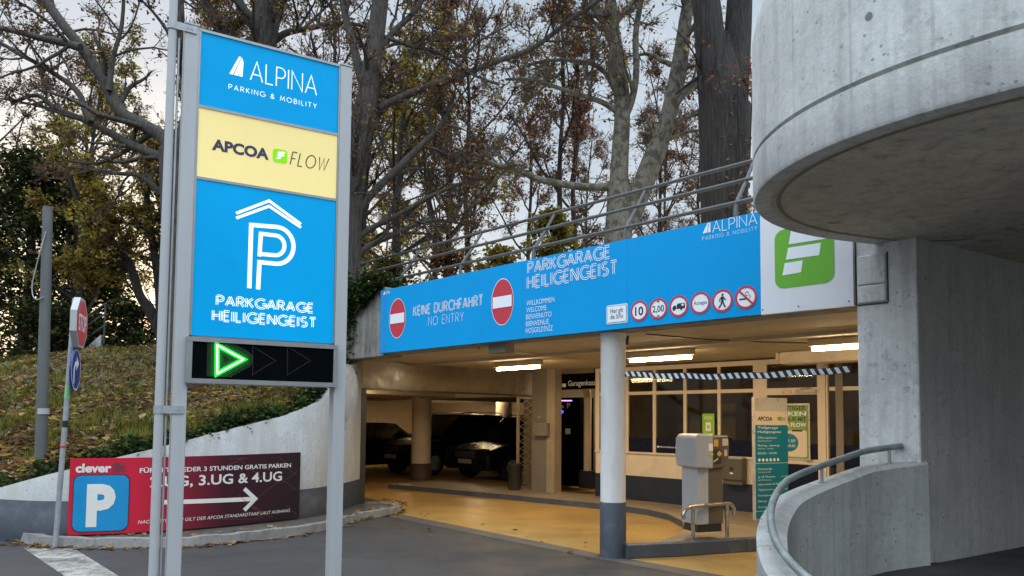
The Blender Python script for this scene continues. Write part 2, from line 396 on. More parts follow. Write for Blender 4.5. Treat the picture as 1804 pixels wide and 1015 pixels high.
MT['conc_wall'] = concrete('side_wall_concrete', (.48, .465, .43), streak=.25, dirt=(.22, .22, .20), uvs=False, pits=True)
MT['conc_soffit'] = concrete('soffit_concrete', (.55, .50, .41), streak=.25, uvs=False, pits=False)
MT['conc_dirty'] = concrete('dirty_concrete', (.28, .265, .235), streak=.6, dirt=(.08, .075, .06), uvs=False, moss=.5)
def floor_paint():
    m, n, b, o = newmat('ochre_floor_paint')
    co = n.nodes.new('ShaderNodeTexCoord').outputs['Object']
    c = ramp(n, noise(n, co, .9, 7, .7), .3, (.36, .22, .062), .7, (.45, .285, .085))
    c = mixc(n, c, (.20, .13, .055), ramp(n, noise(n, co, .5, 5, .6), .48, (0,) * 3, .75, (.8,) * 3))
    n.links.new(c, b.inputs['Base Color'])
    mp_ = n.nodes.new('ShaderNodeMapping'); mp_.inputs['Rotation'].default_value = (0, 0, R_(52)); mp_.inputs['Scale'].default_value = (.35, 5.0, 1); n.links.new(co, mp_.inputs[0])
    tr_ = n.nodes.new('ShaderNodeTexNoise'); tr_.inputs['Scale'].default_value = 1.0; tr_.inputs['Detail'].default_value = 5; tr_.inputs['Distortion'].default_value = .6; n.links.new(mp_.outputs[0], tr_.inputs['Vector'])
    c = mixc(n, c, (.10, .07, .04), ramp(n, tr_.outputs[0], .56, (0,) * 3, .74, (.28,) * 3)); n.links.new(c, b.inputs['Base Color'])
    n.links.new(ramp(n, noise(n, co, 2.5, 5), .3, (.28,) * 3, .7, (.44,) * 3), b.inputs['Roughness'])
    bumpn(n, b, noise(n, co, 70, 3), .12, .004)
    return m
MT['gfloor'] = floor_paint()
MT['gfloor2'] = mat('platform_floor', (.25, .20, .14), .5, .15, 1.2, .1, 60)
def grassy():
    m, n, b, o = newmat('grass_and_leaf_ground')
    co = n.nodes.new('ShaderNodeTexCoord').outputs['Object']
    c = ramp(n, noise(n, co, .7, 6), .35, (.105, .11, .032), .65, (.16, .11, .052))
    c = mixc(n, c, (.20, .125, .06), ramp(n, noise(n, co, 7, 6, .75), .5, (0,) * 3, .62, (.85,) * 3))
    c = mixc(n, c, (.03, .035, .014), ramp(n, noise(n, co, 12, 5, .7), .52, (0,) * 3, .66, (.8,) * 3))
    n.links.new(c, b.inputs['Base Color']); b.inputs['Roughness'].default_value = .95
    bumpn(n, b, noise(n, co, 14, 6, .75), 1.0, .05)
    return m
MT['bank'] = grassy()
def barkmat(name, a, c2, patch=None, sc=5, st=(5, 5, .9), bump=.8):
    m, n, b, o = newmat(name)
    co = n.nodes.new('ShaderNodeTexCoord').outputs['Object']
    f = noise(n, co, sc, 8, .75, st)
    c = ramp(n, f, .40, a, .62, c2)
    if patch:
        vo = n.nodes.new('ShaderNodeTexNoise'); vo.inputs['Scale'].default_value = 8; vo.inputs['Detail'].default_value = 3; n.links.new(co, vo.inputs['Vector'])
        c = mixc(n, c, patch, ramp(n, vo.outputs[0], .48, (0,) * 3, .60, (.8,) * 3))
    n.links.new(c, b.inputs['Base Color']); b.inputs['Roughness'].default_value = .9
    bumpn(n, b, f, bump, .03)
    return m
MT['bark'] = barkmat('grey_bark', (.032, .027, .022), (.092, .079, .064))
MT['bark_dark'] = barkmat('dark_furrowed_bark', (.004, .0034, .003), (.042, .033, .027), sc=4, st=(6, 6, .7), bump=1.0)
MT['bark_plane'] = barkmat('mottled_plane_bark', (.115, .103, .077), (.20, .18, .138), patch=(.05, .042, .029), sc=6, bump=.3)
LEAF = dict(
    rust=leafmat('leaf_rust', (.17, .075, .036)), brown=leafmat('leaf_brown', (.15, .098, .056)), gold=leafmat('leaf_gold', (.36, .25, .045), .5),
    olive=leafmat('leaf_olive', (.21, .185, .04), .5), green=leafmat('leaf_green', (.05, .07, .018)), dark=leafmat('leaf_dark', (.022, .03, .012), .2),
    ivy=leafmat('leaf_ivy', (.035, .055, .018), .2), ivy2=leafmat('leaf_ivy_light', (.075, .10, .03), .2), wine=leafmat('leaf_wine', (.17, .065, .045)), tan=leafmat('leaf_tan', (.27, .17, .085), .2))

# ------------------------------------------------------------------ lettering
def _arc(cx, cy, rx, ry, a0, a1, n=12):
    return [(cx + rx * math.cos(R_(a0 + (a1 - a0) * i / n)), cy + ry * math.sin(R_(a0 + (a1 - a0) * i / n))) for i in range(n + 1)]
def _bowl(x, y0, y1, w):
    h = (y1 - y0) / 2
    return [(0, y1), (x, y1)] + _arc(x, y0 + h, w - x, h, 90, -90, 10)[1:] + [(0, y0)]
G = {  # thin capitals: (advance width, strokes) on a unit cap height
    'A': (.72, [[(0, 0), (.36, 1), (.72, 0)], [(.12, .32), (.60, .32)]]),
    'B': (.56, [[(0, 0), (0, 1)], _bowl(.28, .53, 1, .5), _bowl(.28, 0, .53, .56)]),
    'C': (.72, [_arc(.5, .5, .5, .5, 48, 312, 18)]), 'D': (.70, [[(0, 0), (0, 1)], _bowl(.25, 0, 1, .70)]),
    'E': (.48, [[(.48, 1), (0, 1), (0, 0), (.48, 0)], [(0, .52), (.42, .52)]]), 'F': (.46, [[(.46, 1), (0, 1), (0, 0)], [(0, .5), (.4, .5)]]),
    'G': (.80, [_arc(.5, .5, .5, .5, 48, 330, 18) + [(.93, .46), (.58, .46)]]), 'H': (.62, [[(0, 0), (0, 1)], [(.62, 0), (.62, 1)], [(0, .52), (.62, .52)]]),
    'I': (.02, [[(0, 0), (0, 1)]]), 'K': (.58, [[(0, 0), (0, 1)], [(.54, 1), (0, .42)], [(.16, .58), (.58, 0)]]),
    'L': (.44, [[(0, 1), (0, 0), (.44, 0)]]), 'M': (.82, [[(0, 0), (.08, 1), (.41, .2), (.74, 1), (.82, 0)]]), 'N': (.66, [[(0, 0), (0, 1), (.66, 0), (.66, 1)]]),
    'O': (.96, [_arc(.48, .5, .48, .5, 0, 360, 26)]), 'P': (.54, [[(0, 0), (0, 1)], _bowl(.26, .45, 1, .54)]),
    'R': (.58, [[(0, 0), (0, 1)], _bowl(.26, .48, 1, .54), [(.28, .48), (.58, 0)]]),
    'S': (.52, [_arc(.27, .755, .24, .245, 40, 270, 12) + _arc(.26, .26, .26, .25, 90, -140, 12)]),
    'T': (.58, [[(0, 1), (.58, 1)], [(.29, 1), (.29, 0)]]), 'U': (.62, [[(0, 1), (0, .3)] + _arc(.31, .3, .31, .3, 180, 360, 10) + [(.62, 1)]]),
    'W': (.98, [[(0, 1), (.25, 0), (.49, .95), (.73, 0), (.98, 1)]]), 'Y': (.62, [[(0, 1), (.31, .48), (.62, 1)], [(.31, .48), (.31, 0)]]),
    '&': (.66, [[(.66, 0), (.18, .62)] + _arc(.3, .78, .19, .2, 200, -20, 8) + [(.10, .42)] + _arc(.25, .24, .24, .24, 140, 350, 8) + [(.62, .45)]]), ' ': (.3, []),
}
def strokes(mb, P, text, x0, y0, x1, h, wd, off, mi=0, gap=.2, double=0.0, slant=0.0):
    """thin drawn capitals fitted between x0 and x1; double>0 draws each stroke as two parallel lines"""
    adv = sum(G[c][0] for c in text) + gap * (len(text) - 1)
    k = (x1 - x0) / adv; x = x0
    for c in text:
        w_, ss = G[c]
        for s in ss:
            p = [(x + q[0] * k + slant * q[1] * h, y0 + q[1] * h) for q in s]
            if double:
                a = np.array(p); t = np.gradient(a, axis=0); t /= np.linalg.norm(t, axis=1)[:, None] + 1e-9
                nn = np.c_[-t[:, 1], t[:, 0]] * double / 2
                if len(p) <= 5:   # straight strokes: keep each leg parallel
                    for i in range(len(p) - 1):
                        d = a[i + 1] - a[i]; d /= np.linalg.norm(d); e = np.array([-d[1], d[0]]) * double / 2
                        mb.ribbon(P, [a[i] + e, a[i + 1] + e], wd, off + .0004 * i, mi); mb.ribbon(P, [a[i] - e, a[i + 1] - e], wd, off + .0004 * i, mi)
                else:
                    mb.ribbon(P, a + nn, wd, off, mi); mb.ribbon(P, a - nn, wd, off, mi)
            else: mb.ribbon(P, p, wd, off, mi)
        x += (w_ + gap) * k
_txt = {}
def glyphs(text, bold=0.0, shear=0.0, spacing=1.0):
    key = (text, bold, shear, spacing)
    if key not in _txt:
        cu = bpy.data.curves.new('t', 'FONT'); cu.body = text; cu.resolution_u = 3; cu.offset = bold; cu.shear = shear; cu.space_character = spacing
        ob = bpy.data.objects.new('t', cu); COL.objects.link(ob)
        bpy.context.view_layer.update()
        me = bpy.data.meshes.new_from_object(ob.evaluated_get(bpy.context.evaluated_depsgraph_get()))
        vs = np.array([v.co[:2] for v in me.vertices]) if len(me.vertices) else np.zeros((0, 2)); fs = [tuple(p.vertices) for p in me.polygons]
        bpy.data.objects.remove(ob); bpy.data.curves.remove(cu); bpy.data.meshes.remove(me)
        _txt[key] = (vs, fs)
    return _txt[key]
def write(mb, P, text, x0, y0, x1, h, off, mi=0, bold=0.0, shear=0.0, spacing=1.0):
    """filled lettering fitted to a width and a cap height (x1 None keeps the natural width)"""
    vs, fs = glyphs(text, bold, shear, spacing)
    if not len(vs): return
    cap = glyphs('H', bold)[0][:, 1].max()
    k = h / cap; lo, hi = vs[:, 0].min(), vs[:, 0].max()
    kx = (x1 - x0) / (hi - lo) if x1 is not None else k
    mb.add([P.W(x0 + (a - lo) * kx, y0 + b * k, off) for a, b in vs], fs, mi)
def writepx(mb, P, text, ul, vl, ur, vtop, off, mi=0, **k):
    """baseline-left pixel, right pixel column, cap-top row at the left"""
    x0, y0 = P.px(ul, vl); x1, _ = P.px(ur, vl); _, y1 = P.px(ul, vtop); write(mb, P, text, x0, y0, x1, y1 - y0, off, mi, **k)
def strokepx(mb, P, text, ul, vl, ur, vtop, wd, off, mi=0, **k):
    x0, y0 = P.px(ul, vl); x1, _ = P.px(ur, vl); _, y1 = P.px(ul, vtop); strokes(mb, P, text, x0, y0, x1, y1 - y0, wd, off, mi, **k)
def polypx(mb, P, pts, off, mi=0):
    q = [P.px(*p) for p in pts]
    ar = sum(q[i - 1][0] * q[i][1] - q[i][0] * q[i - 1][1] for i in range(len(q)))
    mb.poly(P, q if ar > 0 else q[::-1], off, mi)

# ================================================================== GROUND
def ribbon_strip(left, right, z, name, m):
    mb = MB(); n = len(left)
    mb.add([(p[0], p[1], z) for p in left] + [(p[0], p[1], z) for p in right], [(i, i + 1, n + i + 1, n + i) for i in range(n - 1)])
    return struct(mb.build(name, m))
def catmull(pts, n=8):
    p = np.array(pts, float); out = []
    for i in range(len(p) - 1):
        a = p[i - 1] if i else 2 * p[0] - p[1]; b, c = p[i], p[i + 1]; d = p[i + 2] if i + 2 < len(p) else 2 * p[-1] - p[-2]
        for k in range(n):
            t = k / n; out.append(.5 * ((2 * b) + (c - a) * t + (2 * a - 5 * b + 4 * c - d) * t * t + (-a + 3 * b - 3 * c + d) * t ** 3))
    out.append(p[-1]); return np.array(out)
def offset(pts, d):
    p = np.array(pts)[:, :2]; t = np.gradient(p, axis=0); t /= np.linalg.norm(t, axis=1)[:, None]
    return p + np.c_[-t[:, 1], t[:, 0]] * d

mb = MB(); mb.add([(-300, -300, 0), (300, -300, 0), (300, 400, 0), (-300, 400, 0)], [(0, 1, 2, 3)])
struct(mb.build('road', MT['asphalt']))
# painted garage floor, the lighter gutter strip in front of it
mb = MB(); fl = [(-6, .12), (.35, .13), (4.8, .45), (6.3, .7), (5.9, 1.2), (20, 3), (20, 13), (-6, 13)]
mb.add([W(s, n, .004) for s, n in fl], [tuple(range(len(fl)))[::-1]]); struct(mb.build('garage_floor', MT['gfloor']))
mb = MB(); g0 = [W(-4, -.16, .004), W(.35, -.13, .004), W(4.8, .12, .004), W(6.0, .3, .004)]; g1 = [W(-4, .12, .004), W(.35, .13, .004), W(4.8, .45, .004), W(6.3, .7, .004)]
mb.add(g0 + g1, [(i + 1, i, 4 + i, 5 + i) for i in range(3)]); struct(mb.build('gutter_strip', MT['gutter']))
# worn white road marking at the lower left
mb = MB(); q = [gz(42, 966, .004), gz(130, 966, .004), gz(250, 1040, .004), gz(150, 1040, .004)]
mb.add(q, [(3, 2, 1, 0)])
def worn():
    m, n, b, o = newmat('worn_road_paint'); co = n.nodes.new('ShaderNodeTexCoord').outputs['Object']
    c = mixc(n, (.40, .37, .32), (.06, .055, .05), ramp(n, noise(n, co, 4, 9, .8), .40, (0,) * 3, .60, (1,) * 3)); n.links.new(c, b.inputs['Base Color']); b.inputs['Roughness'].default_value = .8
    bumpn(n, b, noise(n, co, 120, 3), .4, .004); return m
struct(mb.build('road_marking', worn()))
# left pavement edge with granite kerb
KL = catmull([(-9.5, 10.9), (-7.6, 9.9), (-6.5, 9.25), (-5.9, 8.85), (-5.3, 8.66), (-4.1, 8.75), (-3.4, 9.16), (-2.72, 9.95), (-2.36, 11.1), (-2.0, 11.75), (-1.86, 12.15), (-2.1, 12.6), (-2.55, 12.75)], 6)
mb = MB(); ko = offset(KL, .0); ki = offset(KL, .13); n = len(KL)
rk = random.Random(4)
hz = [.11 + rk.uniform(-.012, .012) for _ in range(n)]
mb.add([(p[0], p[1], 0) for p in ko] + [(p[0] + .0, p[1] + .02, h) for p, h in zip(ko, hz)] + [(p[0], p[1], h) for p, h in zip(ki, hz)] + [(p[0], p[1], 0) for p in ki],
       [(i, i + 1, n + i + 1, n + i) for i in range(n - 1)] + [(n + i, n + i + 1, 2 * n + i + 1, 2 * n + i) for i in range(n - 1)] + [(2 * n + i, 2 * n + i + 1, 3 * n + i + 1, 3 * n + i) for i in range(n - 1)])
struct(mb.build('kerb', MT['kerbg'], bevel=.0))
# soil strip between kerb and wall
WB = catmull([(-10.5, 10.6), (-8.2, 9.75), (-6.5, 9.12), (-5.5, 8.98), (-4.3, 9.5), (-3.16, 10.62), (-2.8, 11.6), (-2.68, 12.4), (-2.66, 12.9)], 8)
mb = MB(); k2 = ki[:: max(1, len(ki) // 40)]; poly = [(p[0], p[1]) for p in k2] + [(-2.7, 12.9), (-3, 12.5), (-3.6, 10.6), (-4.6, 9.8), (-5.6, 9.3), (-6.5, 9.4), (-9, 10.8)]
mb.add([(a, b, .085) for a, b in poly], [tuple(range(len(poly)))]); struct(mb.build('pavement', MT['gutter']))
# raised island and platform in front of the office (blue kerb)
isl = [(8.4, 2.8), (4.86, 3.28), (3.5, 3.42), (2.6, 3.5), (1.9, 3.45), (1.3, 3.2), (.75, 2.7), (.32, 2.1), (.08, 1.5), (-.02, .9), (-.05, .3), (-.16, .24), (-.36, .75), (-.75, 1.6), (-1.7, 3.4), (-2.2, 3.6), (-2.2, 4.5), (8.4, 4.5)]
pts = [W(s, n, 0) for s, n in isl]
mb = MB(); mb.prism([(p[0], p[1]) for p in pts], .004, .10); mb.add([(p[0], p[1], .104) for p in pts], [tuple(range(len(pts)))], 1)
struct(mb.build('platform', [MT['slate'], MT['gfloor2']]))
ke = np.array([(-.02, .16), (-.36, .75), (-.75, 1.6), (-1.7, 3.4)]); kw = offset(ke, .13)
mb = MB(); a_ = [W(s, q, 0) for s, q in ke]; b_ = [W(s, q, 0) for s, q in kw]
for i in range(3):
    c_ = [a_[i], a_[i + 1], b_[i + 1], b_[i]]
    if (c_[1] - c_[0])[0] * (c_[2] - c_[0])[1] - (c_[1] - c_[0])[1] * (c_[2] - c_[0])[0] < 0: c_ = c_[::-1]
    mb.prism([(p[0], p[1]) for p in c_], .005, .165)
struct(mb.build('kerb', MT['slate'], bevel=.012))

# ================================================================== RETAINING WALL, BANK
wz_u = [(-200, 900), (0, 858), (110, 822), (280, 783), (400, 760), (520, 733), (590, 712)]
def wall_top(p):
    # height of the wall's top edge from its run along the photo's edge
    x = [-10.5, -6.55, -5.55, -4.55, -3.95, -3.3, -2.93, -2.76, -2.66]; 
    z = [.30, .66, .92, 1.20, 1.40, 1.62, 1.85, 2.35, 2.62]
    return float(np.interp(p[0], x, z))
ret = thing('retaining_wall', (-4.5, 9.5, 0), 'curved white retaining wall with slate blue base under the ivy bank', 'wall')
n = NWB = len(WB); wi = offset(WB, .25); zt = [wall_top(p) for p in WB]
for nm, z0, z1, m, pr in (('wall', .0, None, MT['whitewall'], 0), ('painted_base', .0, .52, MT['slate2'], .004)):
    mb = MB(); a = offset(WB, -pr) if pr else WB; zz = zt if z1 is None else [min(z1, t - .01) for t in zt]
    mb.add([(p[0], p[1], z0) for p in a] + [(p[0], p[1], z) for p, z in zip(a, zz)] + [(p[0], p[1], z) for p, z in zip(wi, zz)] + [(p[0], p[1], 0) for p in wi],
           [(i, i + 1, n + i + 1, n + i) for i in range(n - 1)] + [(n + i, n + i + 1, 2 * n + i + 1, 2 * n + i) for i in range(n - 1)] + [(2 * n + i, 2 * n + i + 1, 3 * n + i + 1, 3 * n + i) for i in range(n - 1)])
    mb.smooth = [True] * len(mb.f)
    mb.build(nm, m, ret)
# grass bank: rows run from the wall's back up to the park level
def bank_dir(i):
    t = i / (NWB - 1); a = np.array([-.75, .66]) * (1 - t) + np.array([-.30, .95]) * t; return a / np.linalg.norm(a)
JD = [0, .25, .5, .9, 1.4, 2, 2.7, 3.5, 4.5, 5.7, 7, 8.5, 10, 12, 15, 20, 30, 60, 140]
def park_level(x, y): return 3.55 - 1.0 * min(1, max(0, (-x - 6.0) / 9.0))
rb = random.Random(7); BK = []
for i in range(n):
    row = []; d = bank_dir(i)
    for jd in JD:
        p = wi[i] + d * jd - d * .04; z0 = min(zt[i], 1.95) - .03
        z = min(park_level(p[0], p[1]), z0 + .27 * jd - .004 * jd * jd * (jd < 9)) if jd < 60 else park_level(p[0], p[1])
        row.append((p[0], p[1], z + (rb.uniform(-.03, .03) if jd else 0)))
    BK.append(row)
mb = MB(); nj = len(JD)
mb.add([q for r in BK for q in r], [(i * nj + j, (i + 1) * nj + j, (i + 1) * nj + j + 1, i * nj + j + 1) for i in range(n - 1) for j in range(nj - 1)], 0, True)
struct(mb.build('grass_bank', MT['bank']))
BKA = np.array(BK)
def bank_point(rng, jmax=9, jmin=0, imin=0):
    i = rng.uniform(imin, NWB - 1.001); j = rng.uniform(jmin, jmax); i0, j0 = int(i), int(j); a, b = i - i0, j - j0
    return (BKA[i0, j0] * (1 - a) + BKA[i0 + 1, j0] * a) * (1 - b) + (BKA[i0, j0 + 1] * (1 - a) + BKA[i0 + 1, j0 + 1] * a) * b
def leaf_quads(mb, rng, p, size, mi, flat=0.0):
    """one pointed leaf, folded along its midrib"""
    a = rng.uniform(0, 2 * math.pi); el = rng.uniform(-1.2, 1.2) * (1 - flat) + rng.uniform(-.35, .35) * flat
    t = np.array([math.cos(a) * math.cos(el), math.sin(a) * math.cos(el), math.sin(el)])
    b = np.cross(t, np.array([0, 0, 1.0]) + .6 * (1 - flat) * np.array([rng.uniform(-1, 1), rng.uniform(-1, 1), rng.uniform(-1, 1)])); b /= np.linalg.norm(b) + 1e-9
    nn = np.cross(b, t); w_ = size * rng.uniform(.36, .5)
    k = len(mb.v); q = p + t * size * .45
    mb.v.extend([tuple(p), tuple(q + b * w_ + nn * size * .12), tuple(p + t * size), tuple(q - b * w_ + nn * size * .12)])
    mb.f.append((k, k + 1, k + 2, k + 3)); mb.m.append(mi); mb.smooth.append(False)
rng = random.Random(11)
from mathutils import noise as mnoise
def drift(p, s=.9, o_=0.0): return mnoise.noise(Vector((p[0] * s + o_, p[1] * s * .8, o_))) + .5 * mnoise.noise(Vector((p[0] * s * 2.7, p[1] * s * 2.7, 4 + o_)))
mb = MB(); k_ = 0
while k_ < 15000:
    p = bank_point(rng, 13.9)
    if drift(p) < rng.uniform(-.45, .35): continue
    k_ += 1; leaf_quads(mb, rng, p + np.array([0, 0, rng.uniform(.02, .06)]), rng.uniform(.06, .15), rng.choice([0, 0, 1, 2, 2, 3]), .5)
o = mb.build('fallen_leaves', [LEAF['tan'], LEAF['rust'], LEAF['brown'], LEAF['gold']]); tag(o, 'brown fallen leaves lying over the grass bank', 'leaves', kind='stuff')
mb = MB()
for _ in range(60000):
    p = bank_point(rng, 13.5, .5); g_ = drift(p)
    if g_ > rng.uniform(-.25, .5): continue
    h = rng.uniform(.05, .10) * (1.5 if g_ < -.3 else 1); a = rng.uniform(0, 6.28); dx, dy = .016 * math.cos(a), .016 * math.sin(a); k = len(mb.v)
    mb.v.extend([(p[0] - dx, p[1] - dy, p[2] - .01), (p[0] + dx, p[1] + dy, p[2] - .01), (p[0] + rng.uniform(-.05, .05), p[1] + rng.uniform(-.05, .05), p[2] + h)]); mb.f.append((k, k + 1, k + 2)); mb.m.append(rng.choice([0, 0, 1])); mb.smooth.append(False)
o = mb.build('grass', [LEAF['olive'], LEAF['green']]); tag(o, 'thin green grass blades on the bank above the white wall', 'grass', kind='stuff')
# ivy along the wall top
mb = MB()
for _ in range(15000):
    i = rng.uniform(0, n - 9.001); i0 = int(i); a = i - i0
    j = abs(rng.gauss(0, .33)); d = bank_dir(i0)
    p = wi[i0] * (1 - a) + wi[i0 + 1] * a; z = zt[i0] * (1 - a) + zt[i0 + 1] * a
    lump = .05 + .09 * math.sin(i * 1.3) * math.sin(i * .57 + 1)
    jj = j - .22; q = p + d * jj
    zz = z + max(0, jj) * .22 + rng.uniform(-.01, 1) * (lump + .06) * max(.2, 1 - abs(jj - .1))
    if jj < -.15: zz -= rng.uniform(0, .10) * (1 + math.sin(i * 2.1))
    leaf_quads(mb, rng, np.array([q[0], q[1], zz]), rng.uniform(.05, .09), rng.choice([0, 0, 0, 1, 2]), .25)
o = mb.build('ivy', [LEAF['ivy'], LEAF['ivy2'], LEAF['dark']]); tag(o, 'dark green ivy hanging over the top of the white retaining wall', 'ivy', kind='stuff')
mb = MB()
for _ in range(620):
    i = rng.randrange(2, len(KL) - 1); q = KL[i] * .5 + KL[i - 1] * .5; p = np.array([q[0] + rng.gauss(0, .05), q[1] - abs(rng.gauss(0, .10)), .01]); 
    if rng.random() < .4: p = np.array([q[0], q[1] + rng.uniform(.15, .5), .10])
    leaf_quads(mb, rng, p, rng.uniform(.05, .11), rng.choice([0, 0, 1, 2]), .8)
for _ in range(25):
    p = W(rng.uniform(0, 5.5), rng.gauss(.25, .5), .012); leaf_quads(mb, rng, p, rng.uniform(.05, .1), rng.choice([0, 1, 2]), .8)
o = mb.build('fallen_leaves', [LEAF['tan'], LEAF['rust'], LEAF['brown']]); tag(o, 'curled brown leaves gathered along the granite kerb', 'leaves', kind='stuff')
# ================================================================== PARKING GARAGE
gar = thing('parking_garage', W(1, 3, 0), 'low concrete garage with warm lit entrance under the blue banner', 'garage')
mb = MB(); mb.gbox(-2.75, 4.52, -.10, .22, 2.625, 3.62); mb.build('lintel', MT['conc_dirty'], gar)
mb = MB(); mb.gbox(4.525, 5.75, -.07, .30, 2.60, 3.72); mb.build('lintel_end', MT['conc_dirty'], gar)
# roof slab carrying the park: top and soffit
rf = [(5.9, .225), (-3.23, .225), (-4.6, 6), (-12, 12), (-12, 45), (22, 45), (20, 9.5)]
pts = [W(a, b, 0) for a, b in rf]
mb = MB(); mb.prism([(p[0], p[1]) for p in pts][::-1] if False else [(p[0], p[1]) for p in pts], 2.63, 3.56, 0); mb.build('roof_slab', [MT['ceil']], gar)
# recessed lamp bay lines in the soffit: shallow downstand ribs
mb = MB(); mb.gbox(5.6, -2.6, 1.52, 1.60, 2.585, 2.632); mb.gbox(2.55, 2.62, .23, 4.42, 2.60, 2.633); mb.build('ceiling_rib', MT['ceil'], gar)
PS = Plane(W(5.81, 0, 0), EN)      # portal wall, seen looking along -s
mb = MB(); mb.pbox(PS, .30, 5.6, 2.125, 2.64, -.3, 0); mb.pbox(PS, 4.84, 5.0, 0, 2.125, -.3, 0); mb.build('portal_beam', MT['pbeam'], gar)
mb = MB(); mb.pbox(PS, .34, 4.9, 2.095, 2.13, -.02, .05); mb.pbox(PS, 4.82, 4.90, 0.1, 2.12, -.02, .05); mb.pbox(PS, .34, .44, .0, 2.12, -.05, .05); mb.build('portal_frame', MT['darkmetal'], gar)
# folding grille pushed to the right of the portal
mb = MB()
x0, x1 = 4.33, 4.82
for x in (x0, x1): mb.pbox(PS, x - .025, x + .025, .1, 2.08, .0, .05)
mb.pbox(PS, x0, x1, .1, .14, .0, .05); mb.pbox(PS, x0, x1, 2.04, 2.08, .0, .05); mb.build('grille_frame', MT['hedgehog'], gar)
mb = MB()
k = 0
for i in range(12):
    y = .14 + i * .16
    mb.ribbon(PS, [(x0 + .03, y), (x1 - .03, y + .19)], .012, .02); mb.ribbon(PS, [(x0 + .03, y + .19), (x1 - .03, y)], .012, .024)
mb.build('folding_grille', MT['hedgehog'], gar)
# hall behind the portal
mb = MB()
hall = [(5.84, .25), (16.5, 4.6), (16.5, 10.6), (5.84, 10.6)]
for (a, b), (c, d) in zip(hall[:3], hall[1:]):
    p, q = W(a, b, 0), W(c, d, 0); mb.add([(p[0], p[1], 0), (q[0], q[1], 0), (q[0], q[1], 2.6), (p[0], p[1], 2.6)], [(0, 1, 2, 3)])
mb.build('hall_wall', MT['gwall'], gar)
mb = MB(); pts = [W(a, b, 2.42) for a, b in hall]; mb.add(pts, [(0, 1, 2, 3)])
for s in (8.2, 10.4, 13): mb.gbox(s, s + .5, .3 + (s - 5.8) * .42, 10.5, 2.12, 2.425)
mb.gbox(5.84, 16.4, 4.6, 5.05, 2.10, 2.43); mb.build('hall_ceiling', MT['ceil'], gar)
# side wall to the right, room behind the payment doorway
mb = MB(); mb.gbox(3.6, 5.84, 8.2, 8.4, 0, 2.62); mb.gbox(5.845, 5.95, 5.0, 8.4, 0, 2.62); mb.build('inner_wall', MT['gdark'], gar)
# pillar beside the portal
PK = Plane(W(3.73, 4.42, 0), -ES)  # office wall: x to the right from its left end
PP = Plane(W(5.5, 4.2, 0), -ES)
a0, a1, a2 = (PP.px(u, 860)[0] for u in (936, 963, 977))
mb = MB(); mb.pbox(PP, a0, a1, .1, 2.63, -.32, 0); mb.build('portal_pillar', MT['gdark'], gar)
mb = MB(); mb.pbox(PP, a1 + .002, a2, .1, 2.63, -.20, .015); mb.build('portal_post', MT['hedgehog'], gar)
# hall columns
def hall_column(s, n_, label):
    c = W(s, n_, 0); t = thing('hall_column', c, label, 'column', 'cream columns in the parking hall')
    mb = MB(); mb.lathe(c, [(.255, .42), (.255, 2.3)]); mb.build('shaft', MT['cream'], t)
    mb = MB(); mb.lathe(c, [(.285, 0), (.285, .41), (.262, .425)]); mb.build('painted_base', MT['brownbase'], t)
hall_column(9.8, 4.82, 'round cream column with brown base standing in the hall before the black cars')
hall_column(11.2, 9.2, 'round cream column behind the cars at the hall rear wall')
# front round column
c = O + np.array([.02, .15, 0])
t = thing('round_column', c, 'white round column with slate blue base under the banner', 'column')
mb = MB(); mb.lathe(c, [(.148, .62), (.148, 2.56), (.155, 2.57), (.155, 2.624)]); mb.build('shaft', MT['column'], t)
mb = MB(); mb.lathe(c, [(.154, 0), (.154, .63), (.150, .64)]); mb.build('painted_base', MT['slate'], t)
mb = MB(); mb.tube([c + np.array([.16, .03, 2.5]), c + np.array([.17, .04, 2.60])], .03, 8); mb.build('junction_box', MT['darkmetal'], t)

# ------------------------------------------------------------------ ceiling lamps
def ceiling_lamp(s, n_, L_, z, label, power, zc=2.63, shown=True):
    c = W(s, n_, z); t = thing('ceiling_lamp', c, label, 'lamp', 'fluorescent lamps under the garage ceiling')
    mb = MB(); mb.gbox(s + L_ / 2 + .04, s - L_ / 2 - .04, n_ - .06, n_ + .06, z + .035, zc - .002); mb.build('lamp_housing', MT['lampbody'], t, bevel=.01)
    mb = MB(); mb.tube([W(s + L_ / 2, n_, z), W(s, n_, z), W(s - L_ / 2, n_, z)], .023, 10); mb.build('tube', MT['tube'], t)
    ld = bpy.data.lights.new('lamp_light', 'AREA'); ld.shape = 'RECTANGLE'; ld.size = L_; ld.size_y = .12; ld.energy = power; ld.color = (1, .76, .46)
    lo = bpy.data.objects.new('lamp_light', ld); COL.objects.link(lo); lo.parent = t; lo.matrix_parent_inverse = Matrix.Translation(t.location).inverted()
    p = W(s, n_, z - .05); lo.location = p; lo.rotation_euler = (0, 0, math.atan2(ES[1], ES[0]))
    return t
def sn_at(u, v, z):
    d = gz(u, v, z) - O; return d @ ES, d @ EN
LAMPS = [(878, 946, 649, 'lit fluorescent tube nearest the portal, left of the white column'), (1112, 1212, 633, 'lit fluorescent tube just right of the white column'), (1458, 1560, 611, 'lit fluorescent tube partly hidden by the concrete pier')]
for u0, u1, v, lb in LAMPS:
    s, n_ = sn_at((u0 + u1) / 2, v, 2.50)
    s0, _ = sn_at(u0, v + 3, 2.50); ln = 1.05
    ceiling_lamp(s, min(n_, 3.9), ln, 2.50, lb, 30)
